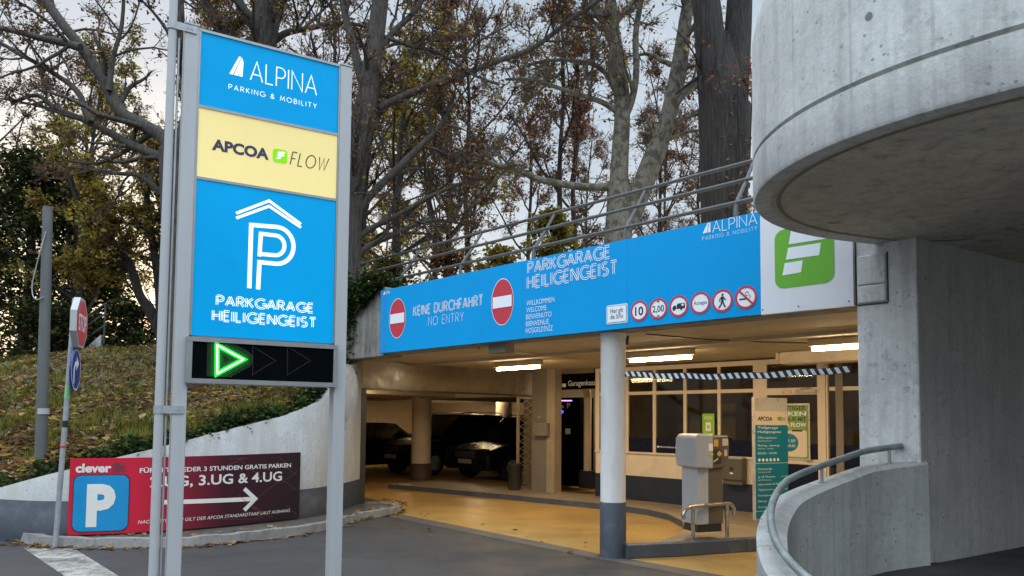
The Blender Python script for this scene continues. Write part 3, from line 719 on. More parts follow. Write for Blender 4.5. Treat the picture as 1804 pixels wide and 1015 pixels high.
for s, n_, lb in ((8.0, 1.75, 'fluorescent tube in the hall behind the left portal edge'), (11.6, 8.6, 'fluorescent tube in the hall behind the second ceiling beam'), (14.3, 8.2, 'fluorescent tube at the far end of the hall behind the last beam'), (4.5, 6.9, 'fluorescent tube over the payment machine behind the hanging sign')):
    ceiling_lamp(s, n_, 1.05, 2.30 if s > 5.9 else 2.5, lb, 9 if s > 5.9 else 14, 2.42 if s > 5.9 else 2.63)
# grey emergency box on the soffit
mb = MB(); s, n_ = sn_at(883, 616, 2.55); mb.gbox(s + .17, s - .17, n_ - .09, n_ + .09, 2.50, 2.628); o = mb.build('junction_box', MT['gdark'], None, bevel=.01); tag(o, 'small grey box fixed to the garage ceiling left of the tube lamp', 'ceiling box')
# ventilation duct at the upper right of the office
PV = Plane(W(2, 3.5, 0), -ES); x0 = PV.px(1372, 640)[0]; mb = MB(); mb.pbox(PV, x0, x0 + 2.4, 2.44, 2.625, -.35, 0); mb.pbox(PV, x0 - .07, x0 - .001, 2.50, 2.624, -.32, -.02); o = mb.build('ventilation_duct', MT['cream'], None, bevel=.05); tag(o, 'cream ventilation duct boxed under the ceiling above the office door', 'duct')
# cable on the soffit
mb = MB(); mb.tube([W(-.25, .3, 2.61), W(-.5, 1.2, 2.606), W(-.9, 2.0, 2.61), W(-1.6, 2.9, 2.608), W(-2.2, 3.3, 2.61)], .009, 6); o = mb.build('cable', MT['darkmetal']); tag(o, 'thin dark cable running across the garage ceiling', 'cable')

# ------------------------------------------------------------------ banner over the entrance
PB = Plane(W(4.505, -.16, 0), -ES)
bn = thing('entrance_banner', W(1, -.16, 2.63), 'long bright blue parking banner with no entry discs over the garage entrance', 'banner')
xb, _ = PB.px(1340, 460); xr, _ = PB.px(1503, 480)
zb, zt_ = 2.63, 3.64
mb = MB(); mb.pbox(PB, 0, xb, zb, zt_, -.05, 0); mb.build('blue_panel', MT['banner'], bn)
mb = MB(); mb.pbox(PB, 0, .13, zb + .003, zt_ - .003, -.02, .002); mb.build('edge_strip', mat('banner_edge', (0, .26, .62), .45, .04, 2, 0), bn)
lp = MB(); lp.pbox(PB, xb + .001, xr, zb - .005, zt_, -.05, .003); lpo = lp.build('logo_panel', MT['banner_white'], bn)
seam_m = mat('banner_seam', (.0, .20, .47), .6, .1, 3, 0)
for u in (921, 1105): x = PB.px(u, 500)[0]; mb = MB(); mb.pbox(PB, x - .002, x + .002, zb + .002, zt_ - .002, -.01, .0012); mb.build('panel_seam', seam_m, bn)
# green square logo with slanted bars on the white panel
mb = MB()
gx0, gy0 = PB.px(1366, 512); gx1, _ = PB.px(1471, 495)
mb.rrect(PB, gx0, gy0 + .01, gx1, gy0 + .01 + (gx1 - gx0) * 1.02, .09, .006, 0)
for pts in (((1379, 486), (1412, 480), (1415, 459), (1383, 464)), ((1385, 458), (1444, 450), (1447, 428), (1389, 437)), ((1390, 431), (1462, 420), (1467, 396), (1394, 407))):
    polypx(mb, PB, pts, .009, 1)
mb.build('logo', [MT['green'], MT['white']], lpo)
for q in ((1344, 546), (1407, 540), (1496, 531)):
    x, y = PB.px(*q); mb = MB(); mb.disc(PB, (x, y), .008, .006, 0, 10); mb.build('screw', MT['darkmetal'], lpo)
def no_entry(u0, u1, vt, vb, vm0, vm1):
    x0, _ = PB.px(u0, (vt + vb) / 2); x1, _ = PB.px(u1, (vt + vb) / 2); cx = (x0 + x1) / 2; cu = (u0 + u1) / 2
    _, y1 = PB.px(cu, vt); _, y0 = PB.px(cu, vb); r = (y1 - y0) / 2; cy = (y0 + y1) / 2
    mb = MB(); rx = (x1 - x0) / 2 * .97; mb.poly(PB, [(cx + rx * math.cos(a * math.pi / 24), cy + r * math.sin(a * math.pi / 24)) for a in range(48)], .004, 0); mb.ring(PB, (cx, cy), r, r * 1.03, .004, 1, 48, rx / r)
    mb.poly(PB, [(cx - rx * .88, cy - r * .25), (cx + rx * .88, cy - r * .25), (cx + rx * .88, cy + r * .25), (cx - rx * .88, cy + r * .25)], .008, 1)
    return mb.build('no_entry_disc', [MT['red'], MT['white']], bn)
no_entry(686, 715, 527, 595, 0, 0); no_entry(866, 905, 492, 572, 0, 0)
mb = MB()
strokepx(mb, PB, 'KEINE DURCHFAHRT', 729, 556.5, 850, 541, .0085, .004, 0, double=.019, gap=.28)
strokepx(mb, PB, 'NO ENTRY', 755, 574, 817, 559, .007, .004, 0, double=0, gap=.3)
mb.build('lettering', MT['white'], bn); mb = MB()
strokepx(mb, PB, 'PARKGARAGE', 931, 481.3, 1074, 463, .009, .004, 0, double=.023, gap=.26)
strokepx(mb, PB, 'HEILIGENGEIST', 930, 508.5, 1087, 488.5, .009, .004, 0, double=.023, gap=.28)
mb.build('lettering', MT['white'], bn); mb = MB()
for i, tx in enumerate(('WILLKOMMEN', 'WELCOME', 'BENVENUTO', 'BIENVENUE', 'HOŞGELDİNİZ')):
    vb = 539 + i * 12.1; ur = (977, 963, 972, 967, 974)[i]
    writepx(mb, PB, tx, 928 - i * .3, vb, ur, vb - 8.5, .004, 0, bold=-.006)
mb.build('lettering', MT['white'], bn); mb = MB()
strokepx(mb, PB, 'ALPINA', 1256, 410, 1334, 391, .008, .004, 0, gap=.2)
strokepx(mb, PB, 'PARKING & MOBILITY', 1238, 424, 1334, 417.5, .003, .004, 0, gap=.45)
for pts in (((1238, 412), (1246, 410), (1249, 392), (1247, 393)), ((1247, 410), (1252, 409), (1252, 393), (1250, 392))): polypx(mb, PB, pts, .004, 0)
writepx(mb, PB, 'ALPINA', 680, 519, 688, 514, .006, 0); polypx(mb, PB, ((675, 520), (679, 519), (679, 512)), .006, 0)
mb.build('lettering', MT['white'], bn)
# row of small prohibition signs
def small_disc(u, v, hh):
    x, y = PB.px(u, v); _, y1 = PB.px(u, v - hh); r = y1 - y
    mb = MB(); mb.disc(PB, (x, y), r, .004, 0, 40); mb.ring(PB, (x, y), r * .80, r, .007, 1, 40); return mb, x, y, r
SG = [MT['white'], MT['red'], MT['black']]
x0, y0 = PB.px(1069, 572); x1, _ = PB.px(1106, 567); _, y1 = PB.px(1069, 539)
mb = MB(); mb.rrect(PB, x0, y0, x1, y1, .02, .004, 0); mb.rrect(PB, x0 + .012, y0 + .012, x1 - .012, y1 - .012, .014, .006, 2); mb.rrect(PB, x0 + .017, y0 + .017, x1 - .017, y1 - .017, .012, .008, 0)
wq = x1 - x0; write(mb, PB, 'Hier gilt', x0 + wq * .2, y0 + (y1 - y0) * .56, x0 + wq * .8, .055, .010, 2); write(mb, PB, 'die StVo', x0 + wq * .2, y0 + (y1 - y0) * .25, x0 + wq * .8, .055, .010, 2)
mb.build('traffic_rule_plate', SG, bn)
mb, x, y, r = small_disc(1126.5, 548, 18); write(mb, PB, '10', x - r * .48, y - r * .42, x + r * .48, r * .84, .006, 2, bold=.02); mb.build('speed_disc', SG, bn)
mb, x, y, r = small_disc(1160, 544, 18.5); write(mb, PB, '2,00', x - r * .64, y - r * .3, x + r * .64, r * .6, .006, 2, bold=.01)
mb.poly(PB, [(x - .02, y + r * .74), (x, y + r * .55), (x + .02, y + r * .74)], .006, 2); mb.poly(PB, [(x - .02, y - r * .74), (x + .02, y - r * .74), (x, y - r * .55)], .006, 2); mb.build('height_disc', SG, bn)
mb, x, y, r = small_disc(1196, 539.5, 19)
mb.poly(PB, [(x - r * .2, y - r * .25), (x + r * .66, y - r * .25), (x + r * .66, y + r * .15), (x + r * .6, y + r * .25), (x - r * .1, y + r * .25), (x - r * .2, y + r * .1)], .006, 2)
mb.poly(PB, [(x - r * .66, y - r * .25), (x - r * .24, y - r * .25), (x - r * .24, y - r * .1), (x - r * .3, y + r * .1), (x - r * .5, y + r * .1), (x - r * .66, y - r * .1)], .006, 2)
mb.rrect(PB, x + r * .30, y, x + r * .55, y + r * .17, .004, .008, 0)
for a in (-.5, .28): mb.disc(PB, (x + r * a, y - r * .28), r * .11, .0085, 2, 14)
mb.build('trailer_disc', SG, bn)
mb, x, y, r = small_disc(1234, 534, 19.5); write(mb, PB, 'Autogas', x - r * .66, y - r * .13, x + r * .66, r * .34, .006, 2); mb.build('gas_disc', SG, bn)
mb, x, y, r = small_disc(1273, 530, 20)
mb.disc(PB, (x + r * .02, y + r * .52), r * .11, .006, 2, 14)
mb.poly(PB, [(x - r * .12, y - r * .08), (x + r * .12, y - r * .08), (x + r * .14, y + r * .38), (x - r * .1, y + r * .38)], .0065, 2)
for a in ([(0, -.05), (-.14, -.35), (-.34, -.62)], [(.04, -.05), (.12, -.3), (.28, -.6)]): mb.ribbon(PB, [(x + r * p, y + r * q) for p, q in a], r * .13, .007, 2)
for a in ([(-.08, .34), (-.26, .1), (-.22, -.08)], [(.1, .34), (.24, .12), (.36, .02)]): mb.ribbon(PB, [(x + r * p, y + r * q) for p, q in a], r * .09, .0075, 2)
mb.build('pedestrian_disc', SG, bn)
mb, x, y, r = small_disc(1314.5, 524, 20.5)
mb.poly(PB, [(x - r * .6, y - r * .2), (x + r * .25, y - r * .2), (x + r * .25, y - r * .06), (x - r * .6, y - r * .06)], .006, 2)
mb.ribbon(PB, [(x + r * (.1 + .14 * math.cos(a * .7)), y + r * (.3 + .18 * math.sin(a * .7))) for a in range(9)], r * .05, .006, 2); mb.ribbon(PB, [(x + r * .3, y + r * .2), (x + r * .4, y + r * .05), (x + r * .36, y - r * .12)], r * .05, .0065, 2)
mb.ribbon(PB, [(x - r * .6, y + r * .6), (x + r * .6, y - r * .6)], r * .17, .009, 1); mb.build('no_smoking_disc', SG, bn)

# ------------------------------------------------------------------ roof railing
rl = thing('roof_railing', W(2, .5, 3.6), 'grey tubular railing with inward leaning posts on the garage roof edge', 'railing')
S0, S1 = 7.6, -3.0
for nm, n_, z in (('rail', .5, 4.0), ('rail', .72, 4.31), ('rail', .92, 4.585)):
    mb = MB(); mb.tube([W(s, n_, z) for s in np.linspace(S0, S1, 12)], .0225, 10); mb.build(nm, MT['rail'], rl)
for s in (7.9, 6.5, 4.9, 3.3, 1.74, .18, -1.3, -2.7):
    mb = MB(); mb.tube([W(s, .47, 3.5), W(s, .48, 3.93), W(s, .53, 4.04), W(s, .72, 4.28), W(s, .92, 4.57)], [.027, .027, .024, .022, .020], 8); mb.build('post', MT['rail'], rl)

# ------------------------------------------------------------------ office (kiosk) wall
of = thing('ticket_office', W(1, 4.42, .1), 'cream framed glass ticket office with navy base inside the garage', 'office')
XE = PK.px(1560, 700)[0]
kx = lambda u, v=720: PK.px(u, v)[0]
mb = MB(); mb.pbox(PK, 0, kx(1340), .555, .97, -.12, 0); mb.build('wall', MT['cream'], of)
mb = MB(); mb.pbox(PK, 0, kx(1340), .1, .556, -.12, .012); mb.build('wall_base', MT['navy'], of)
mb = MB()
bars = [(1050, 1057), (1102, 1108), (1151, 1156), (1205, 1210), (1265, 1270), (1328, 1340)]
for a, b in bars: mb.pbox(PK, kx(a), kx(b), .972, 2.54, -.04, .02)
mb.pbox(PK, kx(1050), kx(1450), 2.52, 2.60, -.04, .024); mb.pbox(PK, kx(1050), kx(1328), 2.07, 2.13, -.04, .0225); mb.pbox(PK, kx(1050), kx(1328), .97, 1.005, -.04, .035)
mb.build('window_frame', MT['frame'], of)
edges = [(1057, 1102), (1108, 1151), (1156, 1205), (1210, 1265), (1270, 1328)]
for a, b in edges:
    mb = MB(); mb.pbox(PK, kx(a), kx(b), 1.005, 2.07, -.012, 0); wpn = mb.build('window', MT['glass'], of)
    mb = MB(); mb.pbox(PK, kx(a), kx(b), 1.005, 1.27, .001, .003); mb.build('navy_film', MT['film'], wpn)
    mb = MB(); mb.pbox(PK, kx(a), kx(b), 2.13, 2.52, -.012, 0); mb.build('transom_window', MT['glass'], of)
# door
dr = MB(); d0, d1 = kx(1345), kx(1447)
dr.pbox(PK, kx(1340), kx(1352), .1, 2.52, -.04, .02); dr.pbox(PK, kx(1441), kx(1455), .1, 2.52, -.04, .02); dr.pbox(PK, kx(1352), kx(1441), 2.02, 2.13, -.04, .021); dr.pbox(PK, kx(1352), kx(1441), .1, .19, -.03, .015); dr.pbox(PK, kx(1352), kx(1441), .93, 1.01, -.03, .016)
dro = dr.build('door', MT['frame'], of)
mb = MB(); mb.pbox(PK, kx(1352), kx(1441), .19, .93, -.012, 0); mb.pbox(PK, kx(1352), kx(1441), 1.01, 2.02, -.012, 0); mb.pbox(PK, kx(1352), kx(1441), 2.13, 2.52, -.012, 0); mb.build('pane', MT['glass'], dro)
mb = MB(); mb.pbox(PK, kx(1352), kx(1441), 1.012, 1.25, .0005, .003); mb.pbox(PK, kx(1352), kx(1441), .3, .92, .0005, .003); mb.build('navy_film', MT['film'], dro)
mb = MB(); mb.pbox(PK, kx(1405), kx(1440), 2.045, 2.095, .022, .07); mb.tube([PK.W(kx(1412), 2.10, .05), PK.W(kx(1422), 2.125, .10), PK.W(kx(1432), 2.115, .05)], .008, 6); mb.build('door_closer', MT['hedgehog'], dro)
mb = MB(); x = kx(1432); mb.tube([PK.W(x, 1.0, .02), PK.W(x, 1.0, .06), PK.W(x - .11, 1.0, .06)], .01, 8); mb.build('handle', MT['steel'], dro)
mb = MB(); mb.rrect(PK, kx(1380), 2.045, kx(1396), 2.085, .004, .0235, 0); mb.rrect(PK, kx(1381), 2.05, kx(1395), 2.08, .003, .025, 1); mb.build('door_plate', [MT['red'], MT['cream']], dro)
# glazing right of the door
mb = MB()
for a, b in ((1456.2, 1459), (1520, 1530)): mb.pbox(PK, kx(a), kx(b), .1, 2.6, -.04, .018)
mb.pbox(PK, kx(1462), kx(1520), 2.07, 2.13, -.04, .0175); mb.pbox(PK, kx(1530), XE, .1, 2.6, -.1, .018); mb.build('side_frame', MT['frame'], of); mb = MB(); mb.pbox(PK, kx(1473), kx(1486), .1, 2.6, -.04, .022); mb.build('side_post', MT['gdark'], of)
mb = MB(); mb.pbox(PK, kx(1462), kx(1520), .1, 2.07, -.02, -.01); mb.pbox(PK, kx(1462), kx(1520), 2.13, 2.6, -.02, -.01); mb.build('side_window', MT['glass'], of)
mb = MB(); mb.pbox(PK, kx(1462), kx(1520), .9, 1.25, -.008, -.005); mb.build('navy_film', MT['film'], of)
# office interior: back wall, desk, blind slats
mb = MB(); mb.gbox(3.7, -2.24, 7.2, 7.3, .1, 2.62); mb.gbox(3.73, 3.62, 4.55, 7.2, .1, 2.62); mb.build('back_wall', MT['fdark'], of)
mb = MB(); mb.gbox(3.3, .6, 5.0, 5.7, .1, .86); mb.build('desk', MT['gwall'], of)
mb = MB(); mb.gbox(1.6, 1.25, 5.2, 5.25, .95, 1.3); mb.gbox(1.45, 1.4, 5.2, 5.25, .862, .95); mb.build('monitor', MT['ledblack'], of)
mb = MB(); mb.gbox(2.3, 1.9, 6.6, 7.15, .1, 1.95); mb.gbox(3.0, 2.75, 6.7, 7.15, .1, 1.7); mb.gbox(.6, .2, 6.6, 7.15, .1, 1.6); mb.build('cupboard', MT['gwall'], of)
# arrow wording on the second window's film
mb = MB(); write(mb, PK, 'Automatkassa', kx(1165), 1.10, kx(1187), .035, .006, 0); x = kx(1159); mb.ribbon(PK, [(x + .08, 1.115), (x, 1.115)], .012, .006, 0); mb.poly(PK, [(x - .03, 1.115), (x + .02, 1.09), (x + .02, 1.14)], .006, 0); mb.disc(PK, (kx(1192), 1.14), .022, .006, 0, 12); mb.disc(PK, (kx(1194), 1.10), .022, .0065, 0, 12); mb.disc(PK, (kx(1190), 1.11), .015, .007, 0, 12)
mb.build('lettering', MT['white'], of)
# green notice in the window
x0, y0 = PK.px(1238, 774); x1, _ = PK.px(1259, 774); _, y1 = PK.px(1238, 729)
mb = MB(); mb.pbox(PK, x0, x1, y0, y1, .004, .008); o = mb.build('window_poster', mat('poster_green', (.26, .50, .02), .5, .05, 3, 0)); tag(o, 'upright lime green notice stuck in the office window', 'poster')
mb = MB(); wq, hq = x1 - x0, y1 - y0
write(mb, PK, 'APCOA', x0 + wq * .15, y0 + hq * .80, x1 - wq * .15, hq * .10, .010, 0); mb.rrect(PK, x0 + wq * .28, y0 + hq * .33, x1 - wq * .28, y0 + hq * .66, .01, .010, 0); mb.rrect(PK, x0 + wq * .38, y0 + hq * .42, x1 - wq * .38, y0 + hq * .56, .005, .012, 1)
for i in range(2): mb.rrect(PK, x0 + wq * .12, y0 + hq * (.10 + .09 * i), x1 - wq * .12, y0 + hq * (.14 + .09 * i), .003, .010, 0)
mb.build('lettering', [MT['white'], MT['machine']], o)
# large poster on the office door
x0, y0 = PK.px(1356, 809); x1, _ = PK.px(1429, 809); _, y1 = PK.px(1410, 711)
y0 = 1.0
mb = MB(); mb.pbox(PK, x0, x1, y0, y1, .022, .034); o = mb.build('door_poster', MT['silver'], None); tag(o, 'framed green advertising poster with phone on the office door', 'poster')
wq, hq = x1 - x0, y1 - y0
gp = mat('poster_gradient', (.22, .34, .06), .5, .35, 1.5, 0)
mb = MB(); mb.rrect(PK, x0 + .02, y0 + .02, x1 - .02, y1 - .02, .005, .036, 0)
for i, (tx, mi) in enumerate((('GÜNSTIGER', 1), ('PARKEN', 2), ('GEHT NUR MIT', 1), ('APCOA FLOW', 2))): write(mb, PK, tx, x0 + wq * .08, y1 - hq * (.115 + .1 * i), x1 - wq * .08, hq * .07, .038, mi, bold=.02)
mb.rrect(PK, x0 + wq * .48, y0 + hq * .05, x1 - wq * .07, y0 + hq * .52, .03, .038, 3); mb.rrect(PK, x0 + wq * .58, y0 + hq * .50, x1 - wq * .17, y0 + hq * .53, .008, .040, 4)
mb.disc(PK, (x0 + wq * .52, y0 + hq * .30), wq * .21, .042, 5, 32); write(mb, PK, '€ 1,50', x0 + wq * .38, y0 + hq * .31, x0 + wq * .66, hq * .05, .044, 2); write(mb, PK, '€ 10,00', x0 + wq * .38, y0 + hq * .22, x0 + wq * .66, hq * .045, .044, 2)
mb.build('print', [gp, mat('poster_dark', (.02, .06, .03), .5, 0, 2, 0), MT['white'], MT['cream'], MT['black'], MT['teal']], o)
# grey letter box on the office wall
x0, y0 = PK.px(1280, 852); x1, y1 = PK.px(1316, 809)
t = thing('letter_box', PK.W((x0 + x1) / 2, y0, .1), 'grey metal bin box mounted on the cream office wall', 'wall box')
mb = MB(); mb.pbox(PK, x0, x1, y0 + .08, y1, .002, .18); mb.build('body', MT['machined'], t, bevel=.012)
mb = MB(); mb.pbox(PK, x0 + .01, x1 - .01, y0, y0 + .085, .002, .15); mb.build('tray', MT['machined'], t, bevel=.012)
mb = MB(); mb.pbox(PK, x0 - .005, x1 + .005, y1 + .001, y1 + .03, .002, .19); mb.build('lid', MT['machine'], t, bevel=.008)
mb = MB(); mb.disc(PK, ((x0 + x1) / 2, y0 + (y1 - y0) * .62), .035, .184, 0, 18); mb.rrect(PK, (x0 + x1) / 2 - .03, y0 + (y1 - y0) * .42, (x0 + x1) / 2 + .03, y0 + (y1 - y0) * .48, .005, .184, 1); mb.build('sticker', [MT['navy'], MT['white']], t)
# payment doorway left of the office: hanging sign, machine, pipe
PG = Plane(W(4.9, 4.46, 0), -ES)
x0, y0 = PG.px(978, 687); x1, _ = PG.px(1056, 687); _, y1 = PG.px(978, 660)
t = thing('direction_sign', PG.W((x0 + x1) / 2, y0, 0), 'black hanging sign reading Garagenkassa above the payment doorway', 'sign')
mb = MB(); mb.pbox(PG, x0, x1, y0, y1, -.06, 0); mb.build('panel', MT['ledblack'], t)
mb = MB(); writepx(mb, PG, 'Garagenkassa', 1001, 680, 1053, 671, .003, 0)
for q, r in (((988, 672), .03), ((993, 678), .025)): mb.disc(PG, PG.px(*q), r, .003, 0, 14)
polypx(mb, PG, ((984, 682), (997, 682), (997, 676), (984, 676)), .0035, 0); mb.build('lettering', MT['white'], t)
mb = MB()
for x in (x0 + .1, x1 - .15): mb.pbox(PG, x - .01, x + .01, y1, 2.625, -.04, -.02)
mb.build('hanger', MT['darkmetal'], t)
PM = Plane(W(5.0, 5.7, 0), -ES)
x0, y1 = PM.px(980, 703); x1, _ = PM.px(1022, 703)
t = thing('payment_machine', PM.W((x0 + x1) / 2, .1, 0), 'tall black payment machine with white P in the doorway', 'payment machine')
mb = MB(); mb.pbox(PM, x0, x1, .1, y1 + .03, -.5, 0); mb.build('cabinet', MT['ledblack'], t, bevel=.015)
mb = MB(); polypx(mb, PM, ((981, 707), (1008, 707), (1008, 705), (981, 705)), .004, 0); mb.build('light_strip', MT['tubecool'], t)
mb = MB(); writepx(mb, PM, 'P', 999, 719, 1005, 710, .004, 0, bold=.02); mb.disc(PM, PM.px(987, 712), .03, .004, 0, 12); mb.disc(PM, PM.px(991, 717), .035, .0045, 0, 12); polypx(mb, PM, ((980, 749), (989, 749), (989, 737), (980, 737)), .004, 0); polypx(mb, PM, ((996, 765), (1005, 765), (1005, 755), (996, 755)), .004, 0); polypx(mb, PM, ((980, 783), (988, 783), (988, 772), (980, 772)), .004, 1); polypx(mb, PM, ((980, 793), (988, 793), (988, 783.5), (980, 783.5)), .0045, 2); mb.build('notice', [MT['white'], MT['cream'], MT['teal']], t)
mb = MB(); writepx(mb, PM, 'P', 988, 731, 993, 723, .004, 0, bold=.03); mb.build('lit_symbol', MT['pscreen'], t)
PW_ = Plane(W(5, 5.6, 0), -ES); c = PW_.W(PW_.px(1035, 780)[0], 0, 0)
t = thing('drain_pipe', c, 'cream drain pipe with blue painted foot beside the payment doorway', 'pipe')
mb = MB(); mb.tube(catmull([c + np.array([-.42, .05, 2.52]), c + np.array([-.25, .03, 2.45]), c + np.array([-.05, 0, 2.28]), c + np.array([0, 0, 2.1]), c + np.array([0, 0, 1.3]), c + np.array([0, 0, .48])], 5), .085, 14); mb.build('pipe', MT['cream'], t)
mb = MB(); mb.pbox(PW_, PW_.px(1026, 840)[0], PW_.px(1051, 840)[0], .1, .48, -.2, .12); mb.build('painted_foot', MT['navy'], t)
# intercom on the portal post
mb = MB(); x0, y0 = PP.px(946, 768); x1, y1 = PP.px(970, 745); mb.pbox(PP, x0, x1, y0, y1, .018, .14); o = mb.build('intercom_box', MT['gdark'], None, bevel=.02); tag(o, 'grey intercom box on the dark pillar beside the portal', 'intercom')
mb = MB(); x0, y0 = PP.px(950, 735); mb.disc(PP, (x0, y0), .03, .02, 0, 14, .018); mb.disc(PP, (x0 + .06, y0), .012, .02, 0, 10, .018); mb.build('button', MT['hedgehog'], o)
x0, y0 = PS.px(911, 853); 
cb = W(5.6, 4.05, 0)
mb = MB(); mb.lathe(cb, [(.13, .0), (.14, .6), (.15, .61), (.15, .66)], 20); o = mb.build('waste_bin', MT['darkmetal']); tag(o, 'dark round waste bin at the folding grille', 'bin')
# barrier tape strung below the ceiling
tp = W(-.12, .14, 0)
mb = MB(); nseg = 32; A_ = W(-.05, .16, 2.14); 
E1 = dep(1500, 650, 6.9)
cols = []
for i in range(nseg + 1):
    f = i / nseg; q = A_ * (1 - f) + E1 * f; q[2] += -.05 * math.sin(math.pi * f) + .006 * math.sin(i * .8)
    cols.append((q, .032 + .006 * math.sin(i * .9)))
dirv = (E1 - A_); dirv /= np.linalg.norm(dirv)
side = np.array([dirv[1], -dirv[0], 0]) * .003
for i in range(nseg):
    (p, h), (q, g) = cols[i], cols[i + 1]; h = g = .034
    mb.add([p - ZUP * h, q - ZUP * g, q + ZUP * g, p + ZUP * h], [(0, 1, 2, 3)], 1)
    sk = dirv * .016; P0, P1 = p * .86 + q * .14, p * .36 + q * .64
    for sg in (1, -1): mb.add([P0 + sk - ZUP * h * .86 + side * sg, P1 + sk - ZUP * h * .86 + side * sg, P1 - sk + ZUP * h * .86 + side * sg, P0 - sk + ZUP * h * .86 + side * sg], [(0, 1, 2, 3)], 0)
o = mb.build('barrier_tape', [MT['white'], MT['black']]); tag(o, 'black and white striped barrier tape strung across the garage entrance', 'tape')

# ------------------------------------------------------------------ ticket machine, hoop, info pylon on the island
mc = gz(1243, 950, .104); 
PT = Plane(mc, ray(3087, 755) * np.array([1, 1, 0]) * 1.0); PT = Plane(mc, np.array([.93, .36, 0]))
tm = thing('ticket_machine', mc, 'grey ticket machine on a slim pedestal standing on the blue edged island', 'ticket machine')
hw = .20
mb = MB(); mb.pbox(PT, -hw, -hw * .12, .20, .92, -.22, .10); mb.build('pedestal', MT['machine'], tm, bevel=.008)
mb = MB(); mb.pbox(PT, -hw * .12 + .002, hw, .20, .92, -.22, .095); mb.build('pedestal_front', MT['machined'], tm, bevel=.008)
mb = MB(); mb.pbox(PT, -hw * .9, hw * .9, .104, .20, -.20, .085); mb.build('plinth', MT['darkmetal'], tm)
def head(xa, xb, m, nm):
    prof = [(-.24, 1.00), (.10, .90), (.18, .98), (.19, 1.20), (.12, 1.30), (-.24, 1.31)]   # (off, y) side outline
    mb = MB(); k = len(prof)
    mb.add([PT.W(xa, y, o_) for o_, y in prof] + [PT.W(xb, y, o_) for o_, y in prof], [tuple(range(k - 1, -1, -1)), tuple(range(k, 2 * k))] + [(i, (i + 1) % k, k + (i + 1) % k, k + i) for i in range(k)])
    return mb.build(nm, m, tm, bevel=.02)
# rounded hood: seen from the front it bulges and tapers at the bottom
mb = MB(); fr = [(-.26, .93), (-.245, .91), (0, .895), (0, 1.33), (-.22, 1.325), (-.27, 1.27), (-.275, 1.05)]
k = len(fr); mb.add([PT.W(x, y, .17) for x, y in fr] + [PT.W(x, y, -.26) for x, y in fr], [tuple(range(k)), tuple(range(2 * k - 1, k - 1, -1))] + [(i, k + i, k + (i + 1) % k, (i + 1) % k) for i in range(k)]); mb.build('hood', MT['machine'], tm, bevel=.02)
mb = MB(); fr = [(.002, .89), (.22, .91), (.27, 1.04), (.275, 1.22), (.26, 1.31), (.002, 1.30)]
k = len(fr); mb.add([PT.W(x, y, .13) for x, y in fr] + [PT.W(x, y, -.26) for x, y in fr], [tuple(range(k)), tuple(range(2 * k - 1, k - 1, -1))] + [(i, k + i, k + (i + 1) % k, (i + 1) % k) for i in range(k)]); mb.build('control_head', MT['machined'], tm, bevel=.015)
mb = MB(); mb.rrect(PT, .03, .95, .15, 1.14, .03, .133, 0); mb.build('control_plate', MT['darkmetal'], tm)
SO, SY = mat('sticker_orange', (.6, .36, .08), .5, .05, 2, 0), mat('sticker_yellow', (.6, .5, .05), .5, .05, 2, 0)
for pts, of_, m_ in (([(.075, 1.08), (.115, 1.04), (.155, 1.08), (.115, 1.12)], .137, SO), ([(-.06, 1.06), (-.03, 1.06), (-.03, 1.04), (.0, 1.075), (-.03, 1.11), (-.03, 1.09), (-.06, 1.09)], .175, SY), ([(.19, 1.05), (.235, 1.05), (.235, 1.13), (.19, 1.13)], .137, MT['silver']), ([(-.075, 1.12), (-.01, 1.12), (-.01, 1.21), (-.075, 1.21)], .174, MT['white']), ([(.16, 1.18), (.25, 1.18), (.25, 1.27), (.16, 1.27)], .137, MT['silver']), ([(.03, 1.17), (.10, 1.17), (.10, 1.26), (.03, 1.26)], .137, SO), ([(.03, .97), (.10, 1.01), (.09, 1.03), (.02, .99)], .139, MT['silver'])):
    mb = MB(); mb.poly(PT, pts, of_); mb.build('sticker', m_, tm)
# bent steel guard hoop
h0, h1 = gz(1221, 957, .104), gz(1281, 950, .104)
dx = (h1 - h0); dl = np.linalg.norm(dx); dx /= dl
pt = lambda a, z: h0 + dx * a + ZUP * z
hp = thing('guard_hoop', h0, 'bent stainless steel guard hoop in front of the ticket machine', 'guard rail')
mb = MB(); mb.tube(catmull([pt(-.16, .30), pt(-.155, .37), pt(-.09, .43), pt(0, .445), pt(dl * .5, .445), pt(dl, .445), pt(dl + .08, .43), pt(dl + .13, .38), pt(dl + .13, .28)], 5), .024, 10); mb.build('top_bar', MT['steel'], hp)
for a in (0, dl):
    mb = MB(); mb.tube([pt(a, 0), pt(a, .43)], .026, 12); mb.tube([pt(a, 0), pt(a, .012)], .05, 12); mb.build('leg', MT['steel'], hp)
